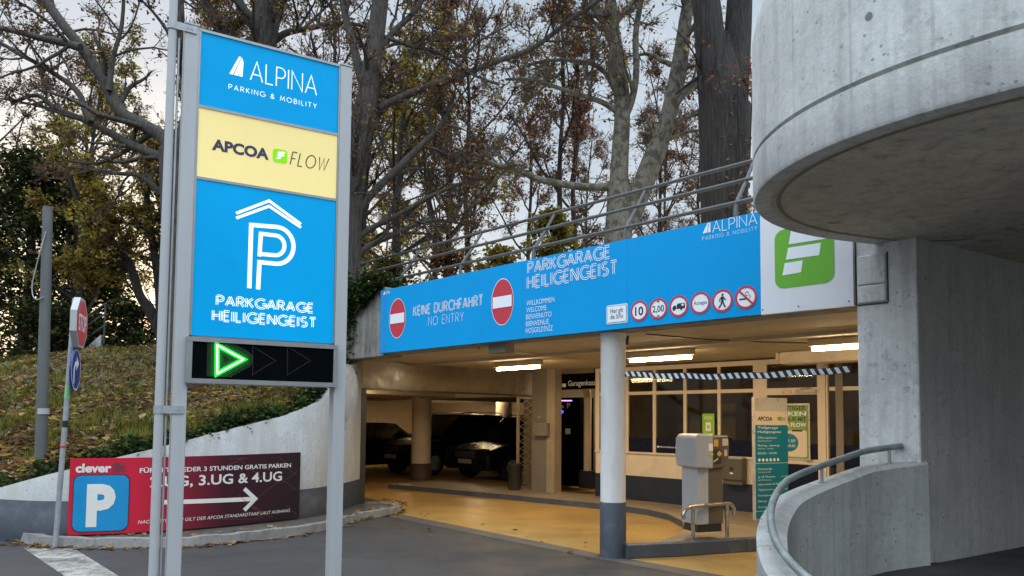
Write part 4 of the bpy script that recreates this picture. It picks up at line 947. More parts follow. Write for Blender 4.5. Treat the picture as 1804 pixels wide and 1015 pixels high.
# information pylon
ib = dep(1330, 890, 10.0); ib[2] = .104
PI = Plane(ib, np.array([.90, .42, 0]))
xL, _ = PI.px(1326, 800); x0, _ = PI.px(1331, 800); x1, _ = PI.px(1388, 800); _, yt = PI.px(1331, 700); _, ym = PI.px(1331, 724); _, yc = PI.px(1331, 749)
ip = thing('information_pylon', PI.W((x0 + x1) / 2, .104, 0), 'tall teal and cream tariff pylon standing before the office door', 'sign')
mb = MB(); mb.pbox(PI, x0 - .008, x1, .104, yt, -.06, 0); mb.build('body', MT['silver'], ip, bevel=.006)
mb = MB(); mb.pbox(PI, x0, x1 - .002, yc + .002, ym - .004, -.05, .006); ob = mb.build('header_panel', MT['frame'], ip)
mb = MB(); writepx(mb, PI, 'APCOA', 1334, 741, 1360, 734, .009, 0, bold=.03); mb.rrect(PI, PI.px(1362, 0)[0], yc + .07, PI.px(1367, 0)[0], yc + .12, .008, .009, 1); strokepx(mb, PI, 'FLOW', 1369, 741, 1383, 735, .006, .009, 2, gap=.25); mb.build('lettering', [MT['black'], MT['green'], MT['brownbase']], ob)
mb = MB(); mb.pbox(PI, x0, x1 - .002, .13, yc - .002, -.05, .006); ob = mb.build('tariff_panel', MT['teal'], ip)
mb = MB(); wq = x1 - x0; y = yc
rows = [('Tiefgarage', .045, .62, .05), ('Heiligengeist', .045, .72, .06), ('Öffnungszeiten', .036, .58, .08), ('Opening hours', .024, .42, .04), ('Montag - Sonntag', .036, .66, .07), ('Monday - Sunday', .024, .48, .04), ('00:00 - 24:00', .036, .58, .07), None, ('Parktarife', .038, .42, .09), ('Parking tariffs', .024, .38, .04), ('je 45 Minuten', .036, .52, .07), ('per 45 minutes', .024, .40, .04), ('jede weitere 45 Minuten', .036, .80, .065), ('Tagesmaximum', .036, .52, .075), ('Nachtpauschale', .036, .56, .08), ('Monat', .036, .26, .08), ('Kurzparken', .036, .44, .08)]
for r in rows:
    if r is None:
        y -= .085
        for i in range(6): mb.disc(PI, (x0 + wq * (.10 + .115 * i), y + .005), .022, .0095, 0, 14)
        y -= .045; mb.pbox(PI, x0, x1 - .004, y, y + .005, .006, .009, 0); continue
    tx, hh, fw, st = r; y -= st; write(mb, PI, tx, x0 + wq * .06, y, x0 + wq * (.06 + fw), hh * .72, .009, 0)
    if tx.startswith(('je', 'Tages', 'Nacht')): write(mb, PI, '€ 1,50', x0 + wq * .78, y, x0 + wq * .95, hh * .6, .009, 0)
y -= .05; mb.pbox(PI, x0, x1 - .004, y, y + .005, .006, .009, 0); y -= .10; mb.disc(PI, (x0 + wq * .2, y), .05, .009, 0, 24); write(mb, PI, 'i', x0 + wq * .185, y - .03, x0 + wq * .215, .05, .012, 1); write(mb, PI, 'Info', x0 + wq * .36, y - .02, x0 + wq * .6, .04, .009, 0)
mb.build('lettering', [MT['white'], MT['teal']], ob)
# ================================================================== SPIRAL RAMP
def build_outline():
    pts = np.array([gz(u, v, 3.14)[:2] for u, v in ((1804, 152), (1625, 199), (1483, 248), (1377, 301), (1324, 352), (1335, 381), (1360, 397), (1400, 409), (1500, 429), (1580, 436))])
    return pts
op = build_outline()
C0 = np.array([3.305, 4.475])
ang = np.unwrap(np.arctan2(op[:, 1] - C0[1], op[:, 0] - C0[0])); ang = np.where(ang > 0, ang - 2 * np.pi, ang)
rad = np.linalg.norm(op - C0, axis=1)
order = np.argsort(ang); ang, rad = ang[order], rad[order]           # -277deg .. -126deg
# smooth outline: low-order fit of the radius over the angle, carried on behind the frame
cf = np.polyfit(ang, rad, 4); th = np.linspace(R_(-292), R_(-95), 90)
rr = np.where(th < ang[0], np.polyval(cf, ang[0]), np.where(th > ang[-1], np.polyval(cf, ang[-1]), np.polyval(cf, th)))
def ringpts(dr, zf, th=th, rr=rr): return [(C0[0] + (r + dr) * math.cos(a), C0[1] + (r + dr) * math.sin(a), zf(a) if callable(zf) else zf) for a, r in zip(th, rr)]
def loft(prof, th, rr, name, m, parent, uvs=True, close=True):
    """profile of (dr, z or z(theta)) swept along the polar outline, with unrolled coordinates"""
    mb = MB(); mb.uv = []; k = len(prof); nn = len(th)
    arc = np.concatenate([[0], np.cumsum(np.diff(th) * (rr[1:] + rr[:-1]) / 2)])
    for j, (dr, zf) in enumerate(prof):
        rp_ = ringpts(dr, zf, th, rr); mb.v.extend(rp_); mb.uv.extend([(a, p[2]) for a, p in zip(arc, rp_)])
    for j in range(k - (0 if close else 1)):
        for i in range(nn - 1):
            a, b = j * nn + i, ((j + 1) % k) * nn + i
            mb.f.append((a, a + 1, b + 1, b)); mb.m.append(0); mb.smooth.append(True)
    if close:
        mb.f.append(tuple(j * nn for j in range(k))); mb.m.append(0); mb.smooth.append(False)
        mb.f.append(tuple(j * nn + nn - 1 for j in range(k - 1, -1, -1))); mb.m.append(0); mb.smooth.append(False)
    o = mb.build(name, m, parent, uv=True)
    md = o.modifiers.new('split', 'EDGE_SPLIT'); md.split_angle = R_(35)
    return o
sp = thing('spiral_ramp', (C0[0], C0[1], 0), 'curved pale concrete ramp drum overhanging the right of the entrance', 'ramp')
ZG = 3.42
grv = lambda a, d: (lambda t: ZG + d)
loft([(-.16, 3.16), (-.05, 3.14), (-.012, 3.145), (0, 3.165), (0, ZG - .012), (-.025, ZG - .006), (-.025, ZG + .010), (0, ZG + .016), (0, 4.25), (-.03, 4.40), (-.10, 4.62), (-.2, 4.66), (-.24, 4.5), (-.22, 3.5)], th, rr, 'parapet', MT['conc'], sp)
# ramp slab with its soffit, carried on to the right out of sight
mb = MB(); a = ringpts(-.10, 3.15); ed = [(p[0], p[1]) for p in a] + [(C0[0] + 2.2, C0[1] - 4.5), (C0[0] + 9, C0[1] - 5.0), (C0[0] + 9, C0[1] + 4.5), (C0[0] + .7, C0[1] + 2.6)]
mb.prism(ed, 3.152, 3.45); mb.build('ramp_slab', MT['conc_soffit'], sp)
mb = MB(); vs = ringpts(-.155, 3.150); vs2 = ringpts(-.185, 3.150); k = len(vs)
mb.add([(p[0], p[1], 3.149) for p in vs] + [(p[0], p[1], 3.149) for p in vs2], [(i, i + 1, k + i + 1, k + i) for i in range(k - 1)]); mb.build('drip_groove', mat('groove_dark', (.22, .20, .165), .9, .1, 3, 0), sp)
# form tie hole on the drum
mb = MB()
for u, v in ((1540, 29), (1700, 120)):
    d = ray(u, v); best = None
    for aa, r in zip(th, rr):
        p = np.array([C0[0] + r * math.cos(aa), C0[1] + r * math.sin(aa)])
        uu = d[0] * p[1] - p[0]
        if best is None or abs(uu) < best[0]:
            if p[1] < 4.6: best = (abs(uu), aa, r, p)
    _, aa, r, p = best; q = EYE + d * p[1]; no = np.array([math.cos(aa), math.sin(aa), 0]); PQ = Plane((p[0], p[1], 0), np.cross(ZUP, no))
    if v < 100: mb.disc(PQ, (0, q[2]), .021, .003, 0, 20)
mb.build('tie_hole', mat('hole_dark', (.17, .18, .165), .9, .1, 3, .2), sp)
# pier and side wall carrying the ramp
pr = thing('concrete_pier', W(-3, 0, 0), 'broad pale concrete pier at the right end of the banner', 'pier')
mb = MB(); c0, c1 = W(-2.752, -.12, 0), W(-3.235, -.12, 0); c2, c3 = W(-3.235, .55, 0), W(-2.752, .55, 0)
mb.prism([(q[0], q[1]) for q in (c0, c1, c2, c3)], 0, 3.2); mb.build('shaft', MT['conc_plain'], pr, bevel=.012)
mb = MB(); mb.gbox(-2.765, -3.0, -.145, -.12, 2.80, 3.06); mb.gbox(-2.765, -3.0, -.147, -.12, 2.64, 2.792); mb.build('patch_block', MT['conc_plain'], pr, bevel=.012)
mb = MB(); mb.gbox(-3.004, -3.016, -.1225, -.12, 2.63, 3.07); mb.gbox(-2.76, -3.01, -.1225, -.12, 2.618, 2.634); mb.build('joint', MT['darkmetal'], pr)
e0 = W(-3.237, -.112, 0); wd = np.array([.86, .51, 0]); wn_ = np.array([-.51, .86, 0])
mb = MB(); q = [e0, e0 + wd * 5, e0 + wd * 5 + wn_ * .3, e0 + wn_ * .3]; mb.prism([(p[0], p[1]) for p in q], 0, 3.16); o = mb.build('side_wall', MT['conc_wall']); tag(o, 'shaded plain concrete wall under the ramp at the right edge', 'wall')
q = [C0 + np.array(a) for a in ((.32, -4.6), (.6, -4.6), (.6, .1), (.32, .1))]; mb = MB(); mb.prism([(p[0], p[1]) for p in q], 0, 3.15); o = mb.build('light_block_wall', MT['conc_wall']); tag(o, 'unseen concrete wall added right of the ramp to block light', 'wall')  # unseen wall, added to keep light from the right off the ramp walls
# ground inside the ramp
zi = lambda a: float(np.interp(math.degrees(a), [-300, -276, -240, -199, -178, -150], [.46, .44, .30, .12, .02, .0]))
th2 = np.linspace(R_(-280), R_(-150), 50); RL = lambda a: np.interp(a, th, rr) + (1.595 - np.interp(a, th, rr)) * np.clip((R_(-250) - np.asarray(a)) / R_(18), 0, 1); R2 = RL(th2)
def ztop(a):
    return float(np.interp(math.degrees(a) + 360, [70, 83.6, 94.4, 103.9, 111.9, 124.8, 141.5, 160, 172, 182, 200, 215], [1.33, 1.29, 1.255, 1.22, 1.166, 1.094, 1.01, .83, .69, .60, .46, .36]))
mb = MB(); k = len(th2); rim = ringpts(-.1, lambda a: zi(a), th2, R2)
ex = [C0 + np.array([3.5, 2.6]), C0 + np.array([4, -1]), C0 + np.array([1, -3.2])]
vs = rim + [(C0[0], C0[1], .3)] ; 
inn = [(C0[0] + .2 * math.cos(a), C0[1] + .2 * math.sin(a), zi(a)) for a in th2]
mb.add(rim + inn, [(i + 1, i, k + i, k + i + 1) for i in range(k - 1)], 0, True)
e9 = e0 + wd * 5
mb.add([rim[0], inn[0], (C0[0] + 4.5, C0[1] + .4, .46), (e9[0] - .05, e9[1] + .02, .46)], [(3, 2, 1, 0)][::-1])
struct(mb.build('ramp_floor', MT['asphalt_dark']))
rw = thing('ramp_wall', (C0[0] - 1.6, C0[1], 0), 'low curved pale concrete parapet with handrail at the lower right', 'parapet')
tw = np.linspace(R_(-275.2), R_(-150), 60); mb = loft([(-.20, lambda a: -.02), (0, lambda a: -.02), (0, lambda a: ztop(a) - .012), (-.012, ztop), (-.155, ztop), (-.20, lambda a: ztop(a) - .03)], tw, RL(tw), 'wall', MT['conc_low'], rw)
hr = thing('handrail', (C0[0] - 1.6, C0[1], .8), 'weathered round handrail on short posts along the curved parapet', 'handrail')
ta = np.linspace(R_(-269), R_(-150), 44)
hz_ = lambda a: ztop(a) + .135
rh = lambda a: float(RL(a)) - .095
hpts = [(C0[0] + rh(a) * math.cos(a), C0[1] + rh(a) * math.sin(a), hz_(a)) for a in ta]
mb = MB(); mb.tube(hpts, .026, 14); mb.build('tube', MT['patina'], hr)
for dg in (-265, -238, -200, -165):
    a = R_(dg); p = np.array([C0[0] + rh(a) * math.cos(a), C0[1] + rh(a) * math.sin(a), 0]); mb = MB(); mb.tube([p + ZUP * (ztop(a) - .02), p + ZUP * (hz_(a) - .01)], .013, 10); mb.tube([p + ZUP * (ztop(a) - .01), p + ZUP * (ztop(a) + .006)], .028, 12); mb.build('post', MT['galv'], hr)

# ================================================================== PYLON SIGN
A0 = dep(345.5, 300, 5.2); A0[2] = 0
PY = Plane(A0, ray(3087, 755) * np.array([1, 1, 0])); 
WPY = PY.px(598, 117)[0]; XP0 = PY.px(321, 180)[0]; XP1 = PY.px(619.5, 130)[0]
ps = thing('pylon_sign', PY.W(.5, 0, 0), 'tall two post parking pylon with blue and cream lit panels and green arrow display', 'sign')
zT = PY.px(352, 52)[1]
y1t, y1b = PY.px(350, 187)[1], PY.px(346, 313)[1]; yB = PY.px(333, 590)[1]; yL0, yL1 = PY.px(327, 672)[1], PY.px(329, 597)[1]
for x0, x1, zt2 in ((XP0, -.012, zT + .01), (WPY + .008, XP1, zT - .0)):
    mb = MB(); mb.pbox(PY, x0, x1, 0, zt2, -.12, .02); p_ = mb.build('post', MT['postwhite'], ps, bevel=.006)
    mb = MB(); mb.pbox(PY, x0 - .004, x1 + .004, zt2 + .001, zt2 + .014, -.125, .025); mb.build('cap', MT['galv'], p_)
mb = MB(); mb.pbox(PY, -.011, WPY + .007, yB - .02, zT, -.14, -.012); mb.build('cabinet', MT['galv'], ps)
mb = MB()
for y in (y1t, y1b): mb.pbox(PY, 0, WPY, y - .010, y + .010, -.011, .010)
mb.pbox(PY, -.01, WPY + .005, zT - .016, zT + .004, -.011, .014); mb.pbox(PY, -.012, .004, yB, zT - .017, -.011, .012); mb.pbox(PY, WPY - .004, WPY + .007, yB, zT - .017, -.011, .012); mb.build('trim', MT['aluframe'], ps)
def panel(nm, ya, yb, m):
    mb = MB(); mb.pbox(PY, .005, WPY - .005, ya, yb, -.01, 0); return mb.build(nm, m, ps)
pa = panel('top_panel', y1t + .011, zT - .017, MT['pyblue']); pb = panel('middle_panel', y1b + .011, y1t - .011, MT['pycream']); pc = panel('lower_panel', yB, y1b - .011, MT['pyblue'])
WHT = MT['pywhite']
mb = MB(); strokepx(mb, PY, 'ALPINA', 441, 141, 558, 107, .008, .003, 0, gap=.2); strokepx(mb, PY, 'PARKING & MOBILITY', 403, 157, 558, 148.5, .0042, .003, 0, gap=.45); mb.build('lettering', WHT, pa)
mb = MB()
for q in (((404, 130), (410, 132), (425, 101), (421, 100)), ((412, 132), (419, 134), (428, 107), (426, 102)), ((420, 134), (427, 136), (429, 110), (428, 108))): polypx(mb, PY, q, .003)
mb.build('logo', WHT, pa)
mb = MB(); writepx(mb, PY, 'APCOA', 373, 263, 474, 244, .003, 0, bold=.045); x0, y0 = PY.px(480, 285); x1, _ = PY.px(506, 285)
strokepx(mb, PY, 'FLOW', 511, 290, 575, 267, .008, .003, 1, gap=.3, slant=.18); mb.build('lettering', [mat('letter_navy', (.012, .012, .06), .4, 0, 2, 0), MT['black']], pb)
mb = MB(); mb.rrect(PY, x0, y0, x1, y0 + (x1 - x0) * .98, .026, .003, 0); sx = x1 - x0
for i, (a, b) in enumerate(((.34, .80), (.30, .76), (.26, .52))): y = y0 + sx * (.64 - .2 * i); mb.poly(PY, [(x0 + sx * a, y), (x0 + sx * b, y + .006), (x0 + sx * (b + .03), y + sx * .14 + .006), (x0 + sx * (a + .03), y + sx * .14)], .0055, 1)
mb.build('logo', [backlit('logo_green_lit', (.20, .52, .01), .5), WHT], pb)
mb = MB()
for q in (((416, 376), (474, 354), (530, 395), (530, 389.5 + 11 - 8), (474, 354 + 7.2), (416, 382)), ((416, 384.5), (474, 363.5), (530, 401), (530, 405.5), (474, 370), (416, 390.5))):
    a = [PY.px(*p) for p in q[:3]]; mb.ribbon(PY, a, .021, .003 , 0)
# the P: outer and inner line of an inline letter
def pline(pts, wd, off): mb.ribbon(PY, [PY.px(*p) for p in pts], wd, off, 0)
def bowl(ul, ur, vt, vb, slope=.065):
    out = []; cu = ur - (vb - vt) / 2 * .93; ry = (vb - vt) / 2
    out.append((ul, vt + (ul - cu) * slope))
    for i in range(17):
        a = R_(90 - 180 * i / 16); out.append((cu + (ur - cu) * math.cos(a), (vt + vb) / 2 - ry * math.sin(a) + (ur - cu) * math.cos(a) * slope))
    out.append((ul, vb + (ul - cu) * slope)); return out
b1 = bowl(441, 517, 400, 465); b2 = bowl(459, 501, 415, 450)
pline([(439, 508)] + [(442.5, 396.5)] + b1[1:-1] + [(457, 462)] + [(454.5, 510)], .032, .003)
pline([(457, 452)] + [(459.5, 412)] + b2[1:-1] + [(456, 447.5)], .030, .0034)
mb.build('logo', WHT, pc)
mb = MB(); strokepx(mb, PY, 'PARKGARAGE', 382, 537, 551, 521, .0050, .003, 0, double=.0125, gap=.26); strokepx(mb, PY, 'HEILIGENGEIST', 375, 564, 556, 547, .0050, .003, 0, double=.0125, gap=.28); mb.build('lettering', WHT, pc)
# LED display box
led = thing('x', (0, 0, 0), '', ''); bpy.data.objects.remove(led)
xl, xr2 = -.02, WPY + .01
mb = MB(); mb.pbox(PY, xl, xr2, yL0, yL1, -.12, .045)
ledo = mb.build('display_box', MT['ledblack'], ps)
mb = MB()
for q in ((xl - .012, xr2 + .012, yL1 - .02, yL1 + .012), (xl - .012, xr2 + .012, yL0 - .012, yL0 + .022)): mb.pbox(PY, q[0], q[1], q[2], q[3], -.125, .062)
for q in ((xl - .012, xl + .03), (xr2 - .02, xr2 + .012)): mb.pbox(PY, q[0], q[1], yL0 + .022, yL1 - .02, -.125, .060)
mb.build('display_frame', MT['aluframe'], ledo)
def ledtri(u0, v0, u1, v1, u2, v2): return [PY.px(u0, v0), PY.px(u1, v1), PY.px(u2, v2)]
tri = ledtri(381, 609, 427, 634, 381, 659)
mb = MB(); mb.ribbon(PY, [tri[0], tri[1], tri[2], tri[0]], .034, .048, 0); mb.build('arrow', MT['ledgreen'], ledo)
mb = MB()
for i in range(3):
    a, b = np.array(tri[i]), np.array(tri[(i + 1) % 3]); k = 15
    for j in range(k): p = a + (b - a) * j / k; mb.disc(PY, p, .0068, .051, 0, 8)
mb.build('lit_led', MT['ledcore'], ledo)
mb = MB()  # arrow's soft green halo, painted as faint emitting dots that fade outward
rg = random.Random(3)
cx, cy = np.mean(tri, axis=0)
for ix in range(-26, 32):
    for iy in range(-15, 16):
        p = np.array([cx + ix * .0085, cy + iy * .0085])
        dmin = min(np.linalg.norm(p - (np.array(tri[i]) * (1 - t) + np.array(tri[(i + 1) % 3]) * t)) for i in range(3) for t in np.linspace(0, 1, 9))
        if .016 < dmin < .07 and yL0 + .03 < p[1] < yL1 - .03 and p[0] > .05: mb.disc(PY, p, .0039, .0475, 0 if dmin < .03 else (1 if dmin < .045 else 2), 6)
mb.build('arrow_halo', [MT['ledglow'], emit('halo_green_fainter', (.0, .10, .005), .3), emit('halo_green_faintest', (.0, .03, .003), .3)], ledo)
for du in (62, 123):
    mb = MB(); tr = ledtri(381 + du, 611, 421 + du, 636, 381 + du, 661)
    for i in range(3):
        a, b = np.array(tr[i]), np.array(tr[(i + 1) % 3])
        for j in range(12): mb.disc(PY, a + (b - a) * j / 12, .004, .048, 0, 6)
    mb.build('unlit_arrow', MT['ledoff'], ledo)
# slim white flag pole clamped to the left post
b0 = PY.W(-.19, 0, .0)
fp = thing('flag_pole', b0, 'slim white pole clamped to the left post of the pylon', 'pole')
mb = MB(); mb.tube([b0, b0 + ZUP * 3, b0 + ZUP * 7.5], [.034, .031, .026], 14); mb.build('pole', MT['postwhite'], fp)
for v in (50, 722):
    y = PY.px(320, v)[1]; mb = MB(); mb.tube([b0 + ZUP * (y - .03), b0 + ZUP * (y + .03)], .038, 14); mb.pbox(PY, -.17, -.03, y - .028, y + .028, .021, .030); mb.disc(PY, (-.09, y), .008, .033, 0, 8, .003); mb.disc(PY, (-.06, y), .008, .033, 0, 8, .003); mb.build('clamp', MT['galv'], fp)
mb = MB(); p = PY.W(-.145, 0, .0); mb.tube([p + ZUP * .3, p + ZUP * 2, p + ZUP * 4.4], .008, 6); mb.build('cable', MT['galv'], fp)

# ================================================================== LEFT STREET FURNITURE
sb = gz(97, 966)
st = thing('stop_sign', sb, 'red octagonal stop sign on a thin grey pole at the kerb', 'sign')
lean = np.array([.10, .02, 0])
def spt(z): return sb + ZUP * z + lean * (z / 3)
mb = MB(); mb.tube([spt(0), spt(1.5), spt(3.03)], .03, 12); pl_ = mb.build('pole', MT['galv'], st)
for z0_, z1_, m_ in ((1.80, 1.96, mat('sticker_lime', (.22, .45, .2), .5, .05, 2, 0)), (1.45, 1.53, MT['black']), (1.2, 1.23, MT['red'])): mb = MB(); mb.tube([spt(z0_), spt(z1_)], .0315, 12); mb.build('sticker', m_, pl_)
PO = Plane(spt(2.70) + np.array([.03, -.03, 0]) - ZUP * spt(2.7)[2], np.array([.50, .866, 0]))   # the plate faces right, seen at a steep angle
oc = lambda r, cx, cy: [(cx + r * math.cos(R_(22.5 + 45 * i)), cy + r * math.sin(R_(22.5 + 45 * i))) for i in range(8)]
PO = Plane(np.array([sb[0] + .19, sb[1] + .0, 0]), np.array([math.cos(R_(110.5)), math.sin(R_(110.5)), 0]))
cyo = spt(2.72)[2]
mb = MB(); mb.poly(PO, oc(.325, 0, cyo), .02, 0, .07); op_ = mb.build('plate', MT['postwhite'], st)
mb = MB(); mb.poly(PO, oc(.29, 0, cyo), .023, 0); mb.build('red_face', MT['red'], op_)
mb = MB(); write(mb, PO, 'STOP', -.21, cyo - .10, .21, .2, .026, 0, bold=.01); mb.build('lettering', MT['white'], op_)
PO2 = Plane(np.array([sb[0] + .15, sb[1] - .0, 0]), PO.ux); cy2 = spt(2.15)[2]
mb = MB(); mb.disc(PO2, (0, cy2), .26, .01, 0, 36, .02); b_ = mb.build('blue_disc', MT['bluesign'], st)
mb = MB(); mb.ring(PO2, (0, cy2), .235, .25, .012, 0, 36); mb.ribbon(PO2, [(-.11, cy2 - .17), (-.11, cy2 + .0), (-.06, cy2 + .07), (.0, cy2 + .08)], .05, .013, 0); mb.poly(PO2, [(0, cy2 - .01), (.13, cy2 + .08), (0, cy2 + .17)], .0135, 0); mb.build('arrow', MT['white'], b_)
mb = MB()
for z, pp in ((2.55, PO), (2.85, PO), (2.15, PO2)): q = pp.W(0, spt(z)[2], -.03); mb.tube([spt(z), q], .012, 6)
mb.build('bracket', MT['galv'], st)
lmb = dep(72, 815, 9.75); lz = lmb[2]
lmt = dep(87, 365, 9.75); lmt[0] += 0; 
lm = thing('lamp_mast', (lmb[0], lmb[1], lz - .4), 'thick grey steel mast rising from the ivy bank beside the stop sign', 'mast')
ltop = np.array([lmt[0] - .02, lmb[1], lmt[2]])
mb = MB(); mb.tube([lmb - ZUP * .4, lmb * .5 + ltop * .5, ltop], [.076, .07, .062], 16); mo = mb.build('pole', mat('mast_grey', (.10, .105, .10), .6, .12, 3, .08, 50, dirt=(.09, .09, .08), dirt_amt=.5), lm)
mb = MB(); cpt = lmb * .3 + ltop * .7; mb.tube(catmull([cpt + np.array([.02, -.075, .7]), cpt + np.array([-.03, -.09, .45]), cpt + np.array([-.10, -.08, .15]), cpt + np.array([-.14, -.07, -.05]), cpt + np.array([-.12, -.07, -.2]), cpt + np.array([-.05, -.08, -.25]), cpt + np.array([.03, -.09, -.22])], 5), .008, 6); mb.build('cable_loop', MT['galv'], lm)
mb = MB(); mb.tube([lmb + ZUP * .66, lmb + ZUP * .74], .0772, 16, 0); mb.build('sticker', MT['postwhite'], mo)
# round sign seen from its back behind the right pylon post
rs_b = dep(599, 760, 8.9); rs_b[2] = 0
rs = thing('round_mirror', rs_b, 'round traffic sign seen from its grey back behind the right pylon post', 'sign')
mb = MB(); mb.tube([rs_b, rs_b + ZUP * 2.0, rs_b + ZUP * 2.42], .03, 12); mb.build('pole', MT['galv'], rs)
PR = Plane(np.array([rs_b[0] + .06, rs_b[1] - .04, 0]), np.array([.36, -.93, 0])); PR = Plane(np.array([rs_b[0] + .085, rs_b[1] - .05, 0]), np.array([math.cos(R_(79)), math.sin(R_(79)), 0]))
zc = dep(600, 689, 8.9)[2]
mb = MB(); mb.disc(PR, (0, zc), .335, .0, 0, 40, .02); mb.ring(PR, (0, zc), .315, .338, .004, 0, 40); mb.build('disc', MT['galv'], rs)
mb = MB(); mb.pbox(PR, -.3, .3, zc - .1, zc - .07, -.05, -.022); mb.build('bracket', MT['galv'], rs)
mb = MB(); q = dep(609, 745, 8.9); PQ2 = Plane((q[0], q[1], 0), PR.ux); mb.rrect(PQ2, -.05, q[2] - .1, .05, q[2] + .09, .03, 0, 0, .02); mb.build('small_plate', MT['galv'], rs)

# billboard on the curved wall: follows the wall
bb = thing('wall_billboard', (-4.3, 9.3, .1), 'red and black printed parking billboard with white arrow on the curved wall', 'billboard')
arcw = np.concatenate([[0], np.cumsum(np.linalg.norm(np.diff(WB, axis=0), axis=1))])
def wall_hit(u, v, off=.04):
    """where a sight line meets the wall, in run-along-wall and height"""
    d = ray(u, v); P_ = offset(WB, -off); best = None
    for i in range(len(P_) - 1):
        a, b = P_[i], P_[i + 1]; m_ = np.array([[d[0], a[0] - b[0]], [d[1], a[1] - b[1]]])
        try: t_, q_ = np.linalg.solve(m_, a)
        except Exception: continue
        if t_ > 0 and -.01 <= q_ <= 1.01 and (best is None or t_ < best[0]): best = (t_, arcw[i] + q_ * (arcw[i + 1] - arcw[i]))
    return best[1], 1.6 + d[2] * best[0]
class Curved:
    """same interface as Plane, on the wall's curve"""
    def px(self, u, v): return wall_hit(u, v)
    def W(self, x, y, off=0.0):
        i = min(max(int(np.searchsorted(arcw, x)) - 1, 0), len(WB) - 2); f = (x - arcw[i]) / (arcw[i + 1] - arcw[i]); p = WB[i] * (1 - f) + WB[i + 1] * f
        tg = (WB[min(i + 1, len(WB) - 1)] - WB[i]); tg2 = (WB[min(i + 2, len(WB) - 1)] - WB[max(i - 0, 0)]); t_ = tg / np.linalg.norm(tg) * (1 - f) + tg2 / np.linalg.norm(tg2) * f; t_ /= np.linalg.norm(t_)
        q = p + np.array([t_[1], -t_[0]]) * (off + .04); return np.array([q[0], q[1], y])
PC = Curved()
xa, ya0 = PC.px(118, 943); xb_, _ = PC.px(527, 912); ya1 = PC.px(122, 808)[1]; yb1 = PC.px(527, 797)[1]; yb0 = PC.px(526, 912)[1]
nb = 30; mb = MB()
xs = np.linspace(xa, xb_, nb); lo = np.interp(xs, [xa, xb_], [ya0, yb0]); hi = np.interp(xs, [xa, xb_], [ya1, yb1])
mb.add([PC.W(x, y, 0) for x, y in zip(xs, lo)] + [PC.W(x, y, 0) for x, y in zip(xs, hi)] + [PC.W(x, y, -.03) for x, y in zip(xs, hi)] + [PC.W(x, y, -.03) for x, y in zip(xs, lo)],
       [(i, i + 1, nb + i + 1, nb + i) for i in range(nb - 1)] + [(nb + i, nb + i + 1, 2 * nb + i + 1, 2 * nb + i) for i in range(nb - 1)] + [(2 * nb + i, 2 * nb + i + 1, 3 * nb + i + 1, 3 * nb + i) for i in range(nb - 1)] + [(3 * nb + i, 3 * nb + i + 1, i + 1, i) for i in range(nb - 1)])
mb.uv = [((x - xa) / (xb_ - xa), y) for x, y in zip(xs, lo)] + [((x - xa) / (xb_ - xa), y) for x, y in zip(xs, hi)] + [(0, 0)] * (2 * nb)
def poster_mat():
    m, n, b, o = newmat('billboard_print'); tcn = n.nodes.new('ShaderNodeTexCoord'); sx = n.nodes.new('ShaderNodeSeparateXYZ'); n.links.new(tcn.outputs['UV'], sx.inputs[0])
    r = n.nodes.new('ShaderNodeValToRGB'); e = r.color_ramp.elements; e[0].position = .25; e[0].color = (.56, .016, .042, 1); e[1].position = .62; e[1].color = (.05, .012, .02, 1); e.new(.45).color = (.20, .016, .03, 1); e.new(.95).color = (.022, .014, .018, 1)
    n.links.new(sx.outputs[0], r.inputs[0]); n.links.new(r.outputs[0], b.inputs['Base Color']); b.inputs['Roughness'].default_value = .5; b.inputs['Specular IOR Level'].default_value = .2; return m
bo = mb.build('print', poster_mat(), bb, uv=True)
def curved_line(mb, pts, wd, off, mi): 
    q = [];
    for a, b in zip(pts[:-1], pts[1:]):
        k = max(1, int(abs(b[0] - a[0]) / .12)); q += [(a[0] + (b[0] - a[0]) * i / k, a[1] + (b[1] - a[1]) * i / k) for i in range(k)]
    mb.ribbon(PC, q + [pts[-1]], wd, off, mi)
mb = MB(); rg = random.Random(5)
for i in range(16):       # thin dark-red map lines printed on the dark half
    x = xa + (xb_ - xa) * rg.uniform(.55, .97); y = rg.uniform(.2, 1.1); l_ = rg.uniform(.2, .6); sl = rg.choice([-.7, -.9, .55, .65])
    x2 = min(x + l_, xb_ - .05); y2 = y + sl * (x2 - x)
    lo_, hi_ = np.interp(x, xs, lo) + .05, np.interp(x, xs, hi) - .05
    if y2 < lo_ + .02 or y2 > hi_ - .02: y2 = np.clip(y2, lo_, hi_)
    curved_line(mb, [(x, float(np.clip(y, lo_, hi_))), (x2, float(y2))], .006, .003, 0)
mb.build('map_lines', mat('print_line_red', (.16, .03, .04), .5, .05, 2, 0), bo)
mb = MB()
def rr_px(mb, u0, v0, u1, v1, r, off, mi):
    x0, y0 = PC.px(u0, v0); x1, _ = PC.px(u1, v0); _, y1 = PC.px(u0, v1); k = 28
    cxs = [x0 + (x1 - x0) * (1 - math.cos(math.pi * i / k)) / 2 for i in range(k + 1)]; lo_, hi_ = [], []
    for x in cxs:
        e = max(0, r - (x - x0), r - (x1 - x)); c_ = r - math.sqrt(max(0, r * r - e * e)); lo_.append(y0 + c_); hi_.append(y1 - c_)
    mb.add([PC.W(x, y, off) for x, y in zip(cxs, lo_)] + [PC.W(x, y, off) for x, y in zip(cxs, hi_)], [(i, i + 1, k + 2 + i, k + 1 + i) for i in range(k)], mi); return x0, y0, x1, y1
rr_px(mb, 125.5, 938.5, 225.5, 836.5, .09, .003, 2); x0, y0, x1, y1 = rr_px(mb, 127, 937, 224, 838, .085, .006, 0); 
